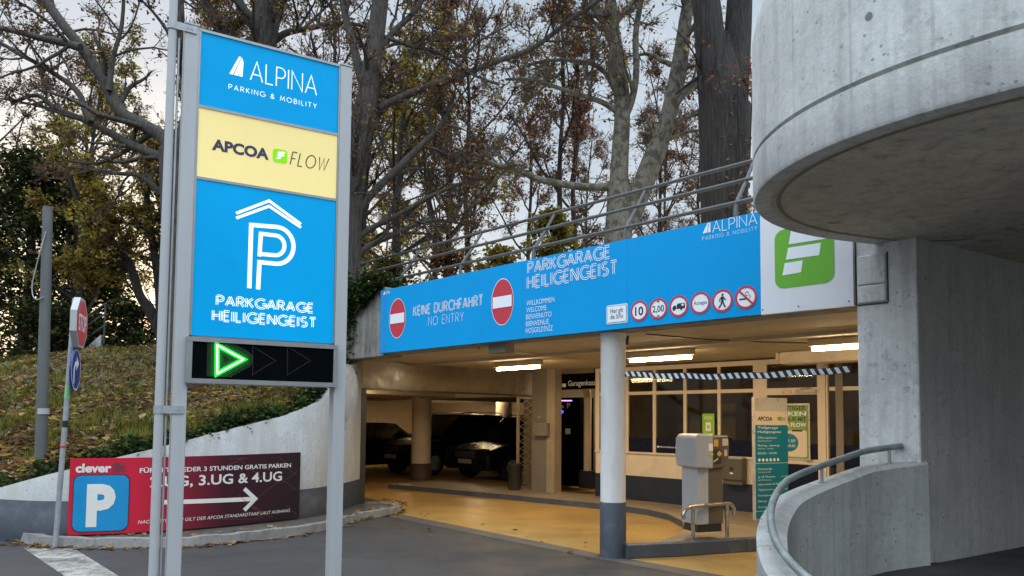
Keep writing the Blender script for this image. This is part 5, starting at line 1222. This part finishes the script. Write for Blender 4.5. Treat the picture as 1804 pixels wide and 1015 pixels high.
vs_, fs_ = glyphs('P', .05); cap = vs_[:, 1].max(); lo_, hi_ = vs_[:, 0].min(), vs_[:, 0].max()
pa_, pb_ = PC.px(151, 924), PC.px(202, 924); ph = PC.px(151, 853)[1] - pa_[1]
mb.add([PC.W(pa_[0] + (a - lo_) / (hi_ - lo_) * (pb_[0] - pa_[0]), pa_[1] + b / cap * ph, .009) for a, b in vs_], fs_, 1)
mb.build('parking_symbol', [mat('print_blue', (.0, .25, .52), .45, .05, 3, 0), mat('print_offwhite', (.72, .70, .64), .5, .04, 3, 0), MT['black']], bo)
mb = MB(); OW = bpy.data.materials['print_offwhite']
writepx(mb, PC, 'clever', 133, 832, 196, 817, .003, 0, bold=.04); writepx(mb, PC, 'fit', 198, 831, 221, 815, .003, 1, bold=.05)
writepx(mb, PC, 'FÜR MITGLIEDER 3 STUNDEN GRATIS PARKEN', 246, 833, 512, 825, .003, 0, bold=.02)
writepx(mb, PC, '2.UG, 3.UG & 4.UG', 264, 858, 496, 840, .003, 0, bold=.02)
writepx(mb, PC, 'NACH 3 STUNDEN GILT DER APCOA STANDARDTARIF LAUT AUSHANG', 243, 923, 510, 917, .003, 0, shear=.2)
mb.build('lettering', [OW, mat('print_darkred', (.16, .03, .04), .5, .05, 3, 0)], bo)
mb = MB(); p0, p1 = PC.px(285, 885), PC.px(447, 879); hd = PC.px(430, 861), PC.px(430, 899)
ym_ = (p0[1] + p1[1]) / 2 - .0; curved_line(mb, [(p0[0], p0[1]), (p1[0] - .01, p1[1])], .058, .003, 0); mb.ribbon(PC, [(hd[0][0], hd[0][1]), (p1[0] + .02, p1[1]), (hd[1][0], hd[1][1])], .055, .006, 0); mb.build('arrow', OW, bo)

# concrete park stair with railing beyond the bank
sc = thing('park_stair', dep(150, 640, 17.5), 'grey concrete stair with tubular railing climbing the bank beyond the stop sign', 'stair')
p0, p1 = dep(60, 700, 17.5), dep(185, 612, 17.5)
mb = MB(); k = 11
for i in range(k):
    f0, f1 = i / k, (i + 1) / k; a = p0 * (1 - f0) + p1 * f0; b = p0 * (1 - f1) + p1 * f1; zt0 = b[2]
    mb.hexa([(a[0], a[1], a[2] - 1.2), (b[0], b[1], a[2] - 1.2), (b[0], b[1] + 1.4, a[2] - 1.2), (a[0], a[1] + 1.4, a[2] - 1.2), (a[0], a[1], zt0), (b[0], b[1], zt0), (b[0], b[1] + 1.4, zt0), (a[0], a[1] + 1.4, zt0)])
q0, q1 = dep(128, 650, 17.45), dep(176, 622, 17.45)
mb.hexa([(q0[0], q0[1], q0[2] - .6), (q1[0], q1[1], q0[2] - .6), (q1[0], q1[1] + .2, q0[2] - .6), (q0[0], q0[1] + .2, q0[2] - .6), (q0[0], q0[1], q0[2] + .25), (q1[0], q1[1], q1[2] + .45), (q1[0], q1[1] + .2, q1[2] + .45), (q0[0], q0[1] + .2, q0[2] + .25)])
mb.build('steps', MT['conc_plain'], sc)
mb = MB()
for dz in (.45, .75, 1.0): mb.tube([p0 + ZUP * (dz + .1), p1 * .92 + p0 * .08 + ZUP * (dz + .12), p1 + ZUP * (dz + .10)], .022, 8)
for f in (.05, .35, .65, .98): q = p0 * (1 - f) + p1 * f; mb.tube([q, q + ZUP * 1.1], .022, 8)
mb.build('railing', MT['rail'], sc)
# ================================================================== CARS in the hall
def make_car(c, yaw, Lc, Wc, H, label, paint, suv=True):
    """lower body and cabin lofted across sections, wheels, lamps, windows; front towards +x of its own frame"""
    t = thing('parked_car', c, label, 'car', 'dark cars parked in the hall'); t.rotation_euler = (0, 0, yaw)
    M_ = Matrix.Translation(Vector(c)) @ Matrix.Rotation(yaw, 4, 'Z')
    T = lambda p: tuple(M_ @ Vector(p))
    def put(mb, nm, m, par=t, **k):
        mb.v = [T(p) for p in mb.v]; return mb.build(nm, m, par, **k)
    hb = H * .58
    top = [(-.5, .34), (-.5, .50), (-.47, .60), (-.40, .62), (-.2, .61), (.1, .60), (.20, .58), (.36, .55), (.46, .48), (.5, .40), (.5, .28)]
    low = [(-.5, .17), (-.3, .14), (.3, .14), (.5, .17)]
    prof = [(x * Lc, z * H) for x, z in top] ; base = [(x * Lc, z * H) for x, z in low][::-1]
    loop = prof + base; k = len(loop); secs = [(-1, .90), (-.93, 1.0), (.93, 1.0), (1, .90)]
    mb = MB(); vs = []
    for y, q in secs:
        for x, z in loop: vs.append((x * (.985 if abs(y) == 1 else 1), y * Wc / 2, z if q == 1 else (z - .4 * H) * .88 + .4 * H))
    mb.add(vs, [tuple(range(k)), tuple(range(4 * k - 1, 3 * k - 1, -1))] + [(j * k + (i + 1) % k, j * k + i, (j + 1) * k + i, (j + 1) * k + (i + 1) % k) for j in range(3) for i in range(k)], 0)
    body = put(mb, 'body', paint, bevel=.04)
    cab = [(-.47, .59), (-.40, .90), (-.32, .975), (-.05, 1.0), (.06, .98), (.22, .60)]; cw, ct = Wc / 2 * .93, Wc / 2 * .74
    kc = len(cab); yw = lambda z: cw + (ct - cw) * (z - .59) / .41
    mb = MB(); mb.add([(x * Lc, -yw(z), z * H) for x, z in cab] + [(x * Lc, yw(z), z * H) for x, z in cab], [tuple(range(kc)), tuple(range(2 * kc - 1, kc - 1, -1))] + [((i + 1) % kc, i, kc + i, kc + (i + 1) % kc) for i in range(kc)]); put(mb, 'cabin', paint, bevel=.05)
    for sgn in (-1, 1):
        for w_ in ([(-.36, .64), (-.33, .90), (-.16, .93), (-.15, .64)], [(-.13, .64), (-.14, .93), (.04, .93), (.165, .64)]):
            mb = MB(); p = [(x * Lc, sgn * (yw(z) + .012), z * H) for x, z in w_]; mb.add(p, [(0, 1, 2, 3)]); put(mb, 'side_window', MT['carglass'])
    for nm, (xa_, za_), (xb2, zb2) in (('windscreen', (.232, .62), (.075, .95)), ('rear_window', (-.478, .66), (-.415, .90))):
        mb = MB(); mb.add([(xa_ * Lc, -yw(za_) * .9, za_ * H), (xa_ * Lc, yw(za_) * .9, za_ * H), (xb2 * Lc, yw(zb2) * .9, zb2 * H), (xb2 * Lc, -yw(zb2) * .9, zb2 * H)], [(0, 1, 2, 3)]); put(mb, nm, MT['carglass'])
    for sx in (-.30, .31):
        for sgn in (-1, 1):
            rw_ = .34 if suv else .31; cxw = sx * Lc; y0_ = sgn * (Wc / 2 - .20); y1_ = sgn * (Wc / 2 + .005)
            mb = MB(); mb.tube([(cxw, y0_, rw_), (cxw, y1_ - sgn * .02, rw_), (cxw, y1_, rw_)], [rw_, rw_, rw_ * .95], 28); wh = put(mb, 'wheel', MT['tyre'])
            mb = MB(); mb.tube([(cxw, y1_ - sgn * .03, rw_), (cxw, y1_ + sgn * .006, rw_)], rw_ * .62, 22); put(mb, 'rim', MT['galv'], wh)
    for sgn in (-1, 1):
        mb = MB(); mb.box((.485 * Lc, sgn * Wc * .37, .47 * H), (.10, .34, .11)); put(mb, 'headlight', MT['carglass'], bevel=.02)
        mb = MB(); mb.box((-.49 * Lc, sgn * Wc * .40, .53 * H), (.10, .26, .13)); put(mb, 'tail_light', MT['red'], bevel=.02)
        mb = MB(); mb.box((.15 * Lc, sgn * (Wc / 2 + .06), .62 * H), (.10, .18, .13)); put(mb, 'wing_mirror', paint, bevel=.03)
    mb = MB(); mb.box((.5 * Lc, 0, .30 * H), (.04, .52, .11)); mb.box((-.5 * Lc, 0, .42 * H), (.04, .52, .11)); put(mb, 'number_plate', MT['galv'])
    mb = MB(); mb.box((.497 * Lc, 0, .40 * H), (.03, .8, .14)); put(mb, 'grille', MT['darkmetal'])
    if suv:
        mb = MB()
        for sgn in (-1, 1): mb.tube([(-.33 * Lc, sgn * ct * .92, .985 * H), (-.30 * Lc, sgn * ct * .92, 1.02 * H), (.0, sgn * ct * .92, 1.025 * H), (.04 * Lc, sgn * ct * .92, .995 * H)], .016, 6)
        put(mb, 'roof_rail', MT['darkmetal'])
    return t
cpaint = mat('car_paint_black', (.004, .004, .005), .3, .1, 2, 0, spec=.2); cpaint2 = mat('car_paint_charcoal', (.006, .006, .007), .3, .1, 2, 0, spec=.2)
yawn = math.atan2(-EN[1], -EN[0]); yawp = math.atan2(EN[1], EN[0])
make_car(W(13.6, 6.0, .004), yawp + .03, 4.5, 1.8, 1.45, 'black saloon car parked furthest left in the hall, rear to the lane', cpaint, False)
make_car(W(11.55, 7.35, .004), yawn, 4.5, 1.85, 1.74, 'tall black car with roof rails parked behind the cream column', cpaint, True)
make_car(W(8.75, 7.7, .004), yawn - .04, 4.4, 1.82, 1.66, 'black car nearest the folding grille, nose to the lane', cpaint2, True)
# red extinguisher notice on the rear hall wall
PX = Plane(W(16.2, 10.55, 0), -ES); x, y = PX.px(697, 738)
mb = MB(); mb.rrect(PX, x - .35, y - .28, x + .35, y + .3, .03, 0, 0, .01); o = mb.build('wall_notice', MT['cream']); tag(o, 'cream notice with red symbol on the hall rear wall', 'sign')
mb = MB(); mb.ring(PX, (x, y), .12, .2, .004, 0, 20); mb.poly(PX, [(x - .05, y - .15), (x + .05, y - .15), (x + .05, y + .15), (x - .05, y + .15)], .006, 0); mb.build('symbol', MT['red'], o)

# ================================================================== TREES
def unit(v): return v / (np.linalg.norm(v) + 1e-12)
def perp_rot(rng, t, angle):
    a = np.array([rng.gauss(0, 1), rng.gauss(0, 1), rng.gauss(0, 1)]); p = unit(a - t * (a @ t)); return unit(t * math.cos(angle) + p * math.sin(angle))
class Tree:
    def __init__(self, seed, bark, leaves, leaf_size=.09, leaf_n=4, droop=-.05, up=.25, weights=None, density=.8):
        self.r = random.Random(seed); self.wood = MB(); self.crown = MB(); self.bark = bark; self.lv = leaves; self.ls = leaf_size; self.ln = leaf_n; self.up = up; self.wt = weights; self.droop = droop; self.den = density
    def path(self, p, d, length, nseg, wob, up):
        r = self.r; pts = [np.array(p)]; d = np.array(d); st = length / nseg
        for _ in range(nseg):
            d = unit(d + np.array([r.gauss(0, wob), r.gauss(0, wob), r.gauss(0, wob) + up])); pts.append(pts[-1] + d * st)
        return np.array(pts)
    def limb(self, pts, r0, r1, seg=8, smooth_n=4):
        p = catmull(pts, smooth_n); n_ = len(p); rr_ = np.linspace(0, 1, n_); rad_ = r0 + (r1 - r0) * rr_
        self.wood.tube(p, rad_, seg, 0); return p, rad_
    def sprout(self, p, rad_, n1, L1, t0=.25, lev=1, ang=(.6, 1.25), maxr=.06):
        """side branches along a limb, twigs on them, leaves on the twigs"""
        r = self.r; t_ = np.gradient(p, axis=0)
        for i in range(max(1, int(n1 * self.den))):
            f = t0 + (1 - t0) * r.random(); k = min(len(p) - 1, int(f * (len(p) - 1))); d = perp_rot(r, unit(t_[k]), r.uniform(*ang)); d = unit(d + np.array([0, 0, .15]))
            ln = L1 * r.uniform(.5, 1.15) * (1.15 - .5 * f); rb_ = min(maxr, rad_[k] * .55)
            if lev == 1:
                q = self.path(p[k], d, ln, 7, .17, self.up * .12); rq = np.linspace(rb_, rb_ * .3, 8); self.wood.tube(q, rq, 5, 0, False); self.sprout(q, rq, 8, ln * .45, .2, 2, (.5, 1.2), .02); self.sprout(q[-4:], rq[-4:], 3, ln * .4, .3, 2, (.2, .7), .02)
            elif lev == 2:
                q = self.path(p[k], d, ln, 5, .2, self.up * .1); rq = np.linspace(max(.008, rb_), .005, 6); self.wood.tube(q, rq, 4, 0, False); self.sprout(q, rq, 8, max(.4, ln * .55), .15, 3, (.4, 1.1), .006)
            else:
                q = self.path(p[k], d, ln, 3, .22, self.droop); self.wood.tube(q, [.006, .005, .004, .003], 3, 0, False)
                for _ in range(self.ln if r.random() < .8 else self.ln * 2):
                    j = r.randrange(1, 4); a = q[j - 1] + (q[j] - q[j - 1]) * r.random(); leaf_quads(self.crown, r, a + np.array([r.gauss(0, .04), r.gauss(0, .04), r.gauss(-.03, .03)]), self.ls * r.uniform(.6, 1.3), r.choices(range(len(self.lv)), self.wt)[0], .0)
    def done(self, name, base, label, group=None, cat='tree'):
        t = thing(name, base, label, cat, group); self.wood.build('trunk', self.bark, t)
        if self.crown.v: self.crown.build('crown', self.lv, t)
        return t
def px_path(pts, y, dy=0.0):
    return [dep(u, v, y + dy * i) for i, (u, v) in enumerate(pts)]
RUST = [LEAF['rust'], LEAF['brown'], LEAF['wine'], LEAF['gold']]; YEL = [LEAF['gold'], LEAF['olive'], LEAF['green'], LEAF['brown']]
# dark furrowed trunk at the right
T = Tree(21, MT['bark_dark'], RUST, .08, 1)
yb = 12.3
p, q = T.limb(px_path([(1274, 560), (1275, 400), (1276, 280), (1276, 190)], yb), .36, .455, 20); T.limb(px_path([(1276, 200), (1277, 120), (1279, 60)], yb, .05), .44, .10, 18)
T.limb(px_path([(1270, 330), (1262, 200), (1254, 110), (1246, 20), (1232, -90), (1220, -300)], yb), .32, .20, 14); T.limb(px_path([(1280, 330), (1289, 200), (1296, 110), (1302, 20), (1306, -90), (1312, -300)], yb, .05), .30, .18, 14)
p, q = T.limb(px_path([(1246, 130), (1225, 140), (1190, 165)], yb), .05, .02, 6); T.sprout(p, q, 4, 1.0, .2, 2)
p, q = T.limb(px_path([(1250, -60), (1180, -110), (1090, -130), (980, -120)], yb, .2), .09, .03, 6); T.sprout(p, q, 10, 2.0)
dk = T.done('broad_tree', dep(1274, 560, yb), 'thick dark furrowed trunk forking beside the concrete drum')
mb = MB(); rg = random.Random(8)
for _ in range(420):
    v = rg.uniform(120, 400); a = rg.uniform(-2.2, .2); c = dep(1275, v, yb); rr2 = .46 if v < 180 else .41
    if rg.random() < .5: a = rg.uniform(-1.0, -.2)
    leaf_quads(mb, rg, c + np.array([rr2 * math.cos(a), rr2 * math.sin(a), rg.uniform(-.1, .1)]), rg.uniform(.05, .1), rg.choice([0, 1]), .1)
for i in range(3): c = dep(1275 + 16 * i - 8, 420, yb); mb.tube([c + np.array([.1, -.45, 0]), c + np.array([.25, -.42, 1.2]), c + np.array([.2 + .1 * i, -.44, 2.6])], .012, 5, 2, False)
o = mb.build('creeper', [LEAF['wine'], LEAF['tan'], MT['bark_dark']]); tag(o, 'reddish creeper leaves climbing the thick dark trunk', 'creeper')
# mottled plane tree
T = Tree(22, MT['bark_plane'], RUST, .065, 1, weights=[4, 4, 2, 2])
y = 13.6
p, q = T.limb(px_path([(1086, 560), (1088, 440), (1092, 360), (1089, 320)], y), .30, .23, 14)
p, q = T.limb(px_path([(1089, 340), (1093, 260), (1096, 190), (1085, 90), (1075, 0), (1066, -140)], y), .185, .10, 12); T.sprout(p, q, 12, 2.2, .3)
for pts, a, b, k in (([(1092, 400), (1120, 350), (1145, 285), (1172, 220), (1190, 140), (1205, 50), (1222, -60), (1230, -200)], .20, .10, 12), ([(1110, 400), (1140, 330), (1170, 250), (1192, 175), (1205, 110), (1212, 40)], .13, .07, 4), ([(1096, 215), (1112, 180), (1121, 130), (1120, 60), (1132, -20), (1140, -140)], .075, .05, 8), ([(1084, 85), (1064, 40), (1040, -10), (1010, -100)], .10, .06, 6),
                      ([(1088, 328), (1040, 330), (1000, 326), (950, 316), (910, 300), (870, 290), (840, 272), (800, 262)], .085, .03, 12), ([(1086, 196), (1060, 180), (1020, 167), (975, 152), (935, 140), (890, 140)], .06, .025, 10), ([(1084, 160), (1066, 128), (1040, 112), (1000, 106), (960, 108), (920, 118)], .055, .025, 9), ([(1200, 122), (1225, 116), (1245, 112)], .04, .03, 1), ([(1190, 175), (1222, 150), (1245, 130)], .06, .04, 2), ([(1180, 245), (1215, 232), (1248, 230)], .04, .03, 1)):
    p, q = T.limb(px_path(pts, y), a, b, 9); T.sprout(p, q, k, 1.6, .25)
T.done('plane_tree', dep(1086, 560, y), 'mottled plane tree with leaning double trunk behind the railing')
# pale trunk right of the pylon with long branches
T = Tree(23, MT['bark'], RUST, .06, 2, weights=[4, 4, 2, 1])
y = 12.6
p, q = T.limb(px_path([(606, 640), (610, 480), (616, 360), (630, 260), (648, 170), (660, 80), (672, -20), (684, -160)], y), .27, .12, 14); T.sprout(p, q, 14, 2.2, .3)
for pts, a, b, k in (([(618, 270), (640, 205), (661, 193), (735, 160), (800, 138), (867, 111), (940, 84), (1010, 31), (1072, -10)], .085, .035, 16), ([(612, 420), (640, 360), (702, 296), (740, 258), (776, 221), (800, 170)], .09, .04, 12), ([(610, 440), (650, 405), (700, 380), (750, 350), (800, 328), (850, 305)], .06, .025, 9), ([(608, 485), (640, 440), (690, 416), (735, 395), (775, 388), (815, 395)], .06, .02, 5), ([(655, 110), (690, 60), (730, 20), (770, -40)], .07, .04, 8), ([(646, 180), (625, 90), (605, 10), (600, -80)], .09, .05, 8), ([(664, 60), (720, 80), (775, 95), (830, 130), (880, 150)], .04, .02, 8)):
    p, q = T.limb(px_path(pts, y, .06), a, b, 8); T.sprout(p, q, k, 1.7, .2)
T.done('beech_tree', dep(606, 640, y), 'pale trunked tree right of the pylon with long ascending branches')
# tree behind the pylon top
T = Tree(24, MT['bark'], RUST, .06, 3, weights=[3, 4, 1, 2], density=.68)
y = 13.8
p, q = T.limb(px_path([(480, 660), (470, 450), (462, 250), (462, 120), (466, 40), (476, -60), (480, -220)], y), .33, .18, 14); T.sprout(p, q, 22, 2.6, .45)
for pts, a, b, k in (([(464, 90), (500, 60), (545, 50), (600, 40), (660, 50)], .08, .03, 10), ([(464, 60), (430, 20), (400, -40), (370, -120)], .12, .06, 10), ([(468, 20), (520, -20), (590, -50)], .10, .05, 10), ([(464, 140), (420, 90), (380, 50), (350, -10), (330, -80)], .07, .03, 12)):
    p, q = T.limb(px_path(pts, y), a, b, 8); T.sprout(p, q, k, 1.9, .2)
T.done('beech_tree', dep(480, 660, y), 'grey trunk rising directly behind the top of the pylon sign')
# big limbed tree behind the left post
T = Tree(25, MT['bark'], RUST, .06, 3, weights=[4, 4, 2, 1], density=.58)
y = 12.2
p, q = T.limb(px_path([(318, 700), (314, 560), (308, 430), (302, 330), (298, 262)], y), .26, .17, 14)
for pts, a, b, k in (([(300, 285), (290, 245), (255, 222), (213, 197), (184, 142), (160, 108), (142, 82), (108, 40), (72, -10), (30, -70)], .12, .08, 20), ([(142, 84), (105, 74), (71, 67), (30, 56), (-20, 46), (-80, 40)], .07, .035, 12), ([(303, 330), (292, 285), (260, 268), (230, 255), (200, 238), (170, 222), (140, 208), (100, 192), (64, 168), (20, 182)], .10, .03, 16), ([(160, 216), (150, 195), (142, 170), (125, 150), (103, 135), (70, 114), (35, 96), (0, 76), (-50, 60)], .06, .03, 12), ([(300, 300), (330, 200), (322, 100), (316, 0), (320, -120)], .12, .06, 14), ([(192, 160), (200, 100), (215, 40), (220, -60)], .05, .025, 10), ([(305, 360), (250, 312), (210, 306), (170, 300), (120, 310)], .05, .02, 10)):
    p, q = T.limb(px_path(pts, y, .04), a, b, 10); T.sprout(p, q, k, 1.7, .12)
T.done('beech_tree', dep(318, 700, y), 'large grey limbed tree with rusty leaves left of the pylon')
# dark yellow-leaved tree above the bank
T = Tree(26, MT['bark_dark'], YEL, .08, 6, weights=[5, 4, 1, 2])
y = 14.5
for pts, a, b, k in (([(290, 640), (284, 595), (262, 545), (246, 520), (234, 480), (223, 457), (199, 432), (170, 405), (140, 360), (120, 300)], .12, .05, 14), ([(284, 600), (281, 520), (274, 460), (264, 400), (258, 330), (262, 260)], .10, .05, 16), ([(280, 440), (262, 410), (241, 396), (210, 392), (174, 398)], .05, .02, 7), ([(228, 472), (200, 468), (163, 472), (130, 480)], .035, .015, 4), ([(268, 400), (300, 340), (330, 300)], .04, .02, 8), ([(246, 520), (225, 500), (212, 470)], .03, .015, 1)):
    p, q = T.limb(px_path(pts, y), a, b, 8); T.sprout(p, q, k, 1.5, .35)
T.done('maple_tree', dep(290, 640, y), 'dark stemmed tree with yellow olive leaves against the bright sky gap')

# generic trees for the park behind, built at the origin and copied
def generic(seed, bark, leaves, H, r0, n_limb, ls, ln, weights, spread, den=1.0, first=.22, pos=(0, 0, 0), label='', name='park_tree', group=None):
    T = Tree(seed, bark, leaves, ls, ln, weights=weights, density=den); r = T.r
    P0 = np.array(pos, float); tr = [P0 + np.array([r.gauss(0, .02) * z * H, r.gauss(0, .02) * z * H, z * H]) for z in (0, .2, .4, .6, .8, 1)]
    p, q = T.limb(tr, r0, r0 * .15, 10); T.sprout(p, q, n_limb * .8, spread * .6, first)
    for i in range(n_limb):
        f = first + (1 - first) * (i + .5) / n_limb; k = int(f * (len(p) - 1)); a = i * 2.4 + r.uniform(-.4, .4); el = .5 + .6 * f
        d = np.array([math.cos(a) * math.cos(el), math.sin(a) * math.cos(el), math.sin(el)]); ln_ = spread * (1.15 - .75 * f) * r.uniform(.8, 1.2)
        b = T.path(p[k], d, ln_, 8, .10, .03); rb_ = np.linspace(min(q[k] * .55, .1), .018, 9); T.wood.tube(b, rb_, 7, 0, False); T.sprout(b, rb_, 8, ln_ * .42, .2)
    return T.done(name, P0, label, group)
GL = 'trees filling the park behind the garage'
LB = ['bare rusty leaved park tree in the background thicket', 'yellow olive leaved park tree in the background', 'slender reddish young tree behind the railing']
rg = random.Random(77)
def ground_z(x, y_): return 3.52 if x > -5 else park_level(x, y_)
def plant_at(o, u, y_, sc, rot):
    q = dep(u, 600, y_); o.location = (q[0], q[1], ground_z(q[0], q[1]) - .1); o.rotation_euler = (0, 0, rot); o.scale = (sc, sc, sc * rg.uniform(.9, 1.1))
protoA = generic(31, MT['bark_dark'], RUST, 12, .13, 15, .075, 2, [4, 4, 2, 1], 5.0, .72, .2, label=LB[0], group=GL)
protoB = generic(32, MT['bark_dark'], YEL, 10, .15, 14, .10, 5, [5, 5, 2, 2], 4.4, .6, .14, label=LB[1], group=GL)
protoC = generic(33, MT['bark_dark'], RUST, 9, .085, 9, .07, 2, [4, 2, 4, 1], 2.4, .65, .25, label=LB[2], group=GL)
spots = [(protoA, 560, 20, 1), (protoA, 790, 22, 1), (protoA, 400, 24, 1.1), (protoA, 150, 30, 1.2), (protoA, 1180, 32, 1.0), (protoA, -60, 26, 1.1), (protoA, 690, 38, 1.2), (protoA, 1040, 42, 1.2), (protoA, 330, 44, 1.2),
         (protoB, 700, 17, .85), (protoB, 345, 20, .8), (protoB, 120, 25, 1.0), (protoB, 640, 21, 1), (protoB, 140, 18.5, .8), (protoB, 760, 26, 1),
         (protoC, 985, 16, 1), (protoC, 1015, 18.5, 1.1), (protoC, 825, 17, 1.0), (protoC, 1160, 21, 1), (protoC, 930, 24, 1.1), (protoC, 1235, 22, 1)]
used = set()
for pr_, u, y_, s in spots:
    o = pr_ if id(pr_) not in used else copy_tree(pr_)
    used.add(id(pr_)); plant_at(o, u, y_, s, rg.uniform(0, 6.28))
# evergreens and shrubs: clumps of small leaves spread through an uneven volume round a stem
def bush(name, pos, w_, h, leaves, seed, label, n_leaf, size, cone=.6, weights=None, group=None, cat='shrub', stem=.06):
    r = random.Random(seed); T = Tree(seed, MT['bark_dark'], leaves, size, 2); pos = np.array(pos, float)
    p, q = T.limb([pos, pos + np.array([.02 * h, 0, h * .5]), pos + np.array([0, 0, h * .95])], stem, stem * .25, 7)
    cl = []
    for i in range(int(46 + n_leaf / 160)):
        z = r.random() ** .8; rad_ = w_ / 2 * (1 - cone * z) * (.35 + .65 * math.sin(math.pi * min(1, z * .9 + .12)) ** .5) * math.sqrt(r.random()) * 1.05; a = r.uniform(0, 6.28)
        c = pos + np.array([rad_ * math.cos(a), rad_ * math.sin(a), z * h]); cl.append((c, r.uniform(.10, .2) * w_ * (1 - .5 * cone * z)))
        k = min(len(p) - 1, int(z * .9 * (len(p) - 1))); T.wood.tube([p[k], (p[k] + c) / 2 + np.array([0, 0, .1]), c], [.02, .012, .006], 4, 0, False)
    for _ in range(n_leaf):
        c, s = r.choice(cl); d = np.array([r.gauss(0, 1), r.gauss(0, 1), r.gauss(0, .75)]); d = unit(d) * s * r.random() ** .45
        leaf_quads(T.crown, r, c + d, size * r.uniform(.6, 1.3), r.choices(range(len(leaves)), weights)[0], .1)
    return T.done(name, pos, label, group, cat)
DK = [LEAF['dark'], LEAF['green'], LEAF['brown']]
def gp(u, y_, z=None): q = dep(u, 600, y_); q[2] = (ground_z(q[0], q[1]) if z is None else z) - .15; return q
bush('yew_tree', gp(40, 19), 4.6, 6.0, DK, 41, 'broad dark evergreen at the far left behind the mast', 12000, .13, .45, [4, 2, 1], cat='tree', stem=.2)
bush('yew_tree', gp(140, 21.5), 3.6, 6.2, DK, 42, 'tall dark evergreen behind the stop sign', 11000, .13, .55, [4, 2, 1], cat='tree', stem=.2)
bush('yew_tree', gp(-70, 22), 4.5, 7.0, DK, 43, 'dark evergreen cut by the left edge of the photo', 9000, .14, .5, [4, 2, 1], cat='tree', stem=.2)
bush('round_shrub', gp(228, 18.5), 2.1, 1.5, DK, 44, 'low dark rounded shrub at the top of the grass bank', 6000, .09, .2, [4, 2, 1])
bush('round_shrub', gp(90, 17.5, 2.6), 2.6, 1.8, DK, 45, 'dark spreading shrub beside the park stair', 6000, .10, .2, [4, 2, 1])
bush('conical_bush', gp(972, 14.5), 1.7, 2.5, [LEAF['olive'], LEAF['gold'], LEAF['green']], 46, 'yellowing conical bush behind the railing left of the plane tree', 7000, .08, .55, [4, 2, 2])
bush('conical_bush', gp(790, 15.5), 1.5, 1.9, [LEAF['rust'], LEAF['brown'], LEAF['olive']], 47, 'rust coloured bush behind the railing', 3000, .09, .3, [4, 2, 1])
bush('conical_bush', gp(880, 13.4), 1.2, 1.5, [LEAF['olive'], LEAF['gold'], LEAF['rust']], 48, 'small yellow green bush poking through the railing', 2200, .09, .3, [4, 2, 1])
bush('conical_bush', gp(690, 14.6), 1.8, 1.5, [LEAF['olive'], LEAF['green'], LEAF['brown']], 49, 'sparse olive bush behind the railing near the ivy', 2600, .09, .3, [4, 2, 1])
# ivy draped over the left end of the lintel
mb = MB(); rg2 = random.Random(9)
PL = Plane(W(5.75, -.09, 0), -ES)
for _ in range(3600):
    x = rg2.uniform(-.35, 1.25); yv = rg2.gauss(3.62, .16) if rg2.random() < .55 else 3.75 - abs(rg2.gauss(0, .55))
    if x > .45 and yv < 3.75 - (1.25 - x) * .55: continue
    if yv < 2.3: continue
    leaf_quads(mb, rg2, PL.W(x, yv, abs(rg2.gauss(0, .07)) + .01), rg2.uniform(.05, .10), rg2.choice([0, 0, 1, 2]), .2)
for _ in range(1400):
    x = rg2.uniform(-.5, 1.2); leaf_quads(mb, rg2, PL.W(x, 3.74 + abs(rg2.gauss(0, .09)), -rg2.uniform(0, .5)), rg2.uniform(.05, .10), rg2.choice([0, 0, 1, 2]), .3)
o = mb.build('ivy', [LEAF['ivy'], LEAF['ivy2'], LEAF['dark']]); tag(o, 'dark ivy hanging over the left end of the entrance lintel', 'ivy', kind='stuff')
# level park ground behind, out to the horizon
mb = MB(); q = [(-220, 26, 2.4), (-20, 22, 2.5), (-6, 26, 3.3), (14, 26, 3.3), (220, 20, 3.3), (220, 380, 3.0), (-220, 380, 3.0)]
mb.add(q, [tuple(range(7))]); struct(mb.build('park_ground', MT['bank']))
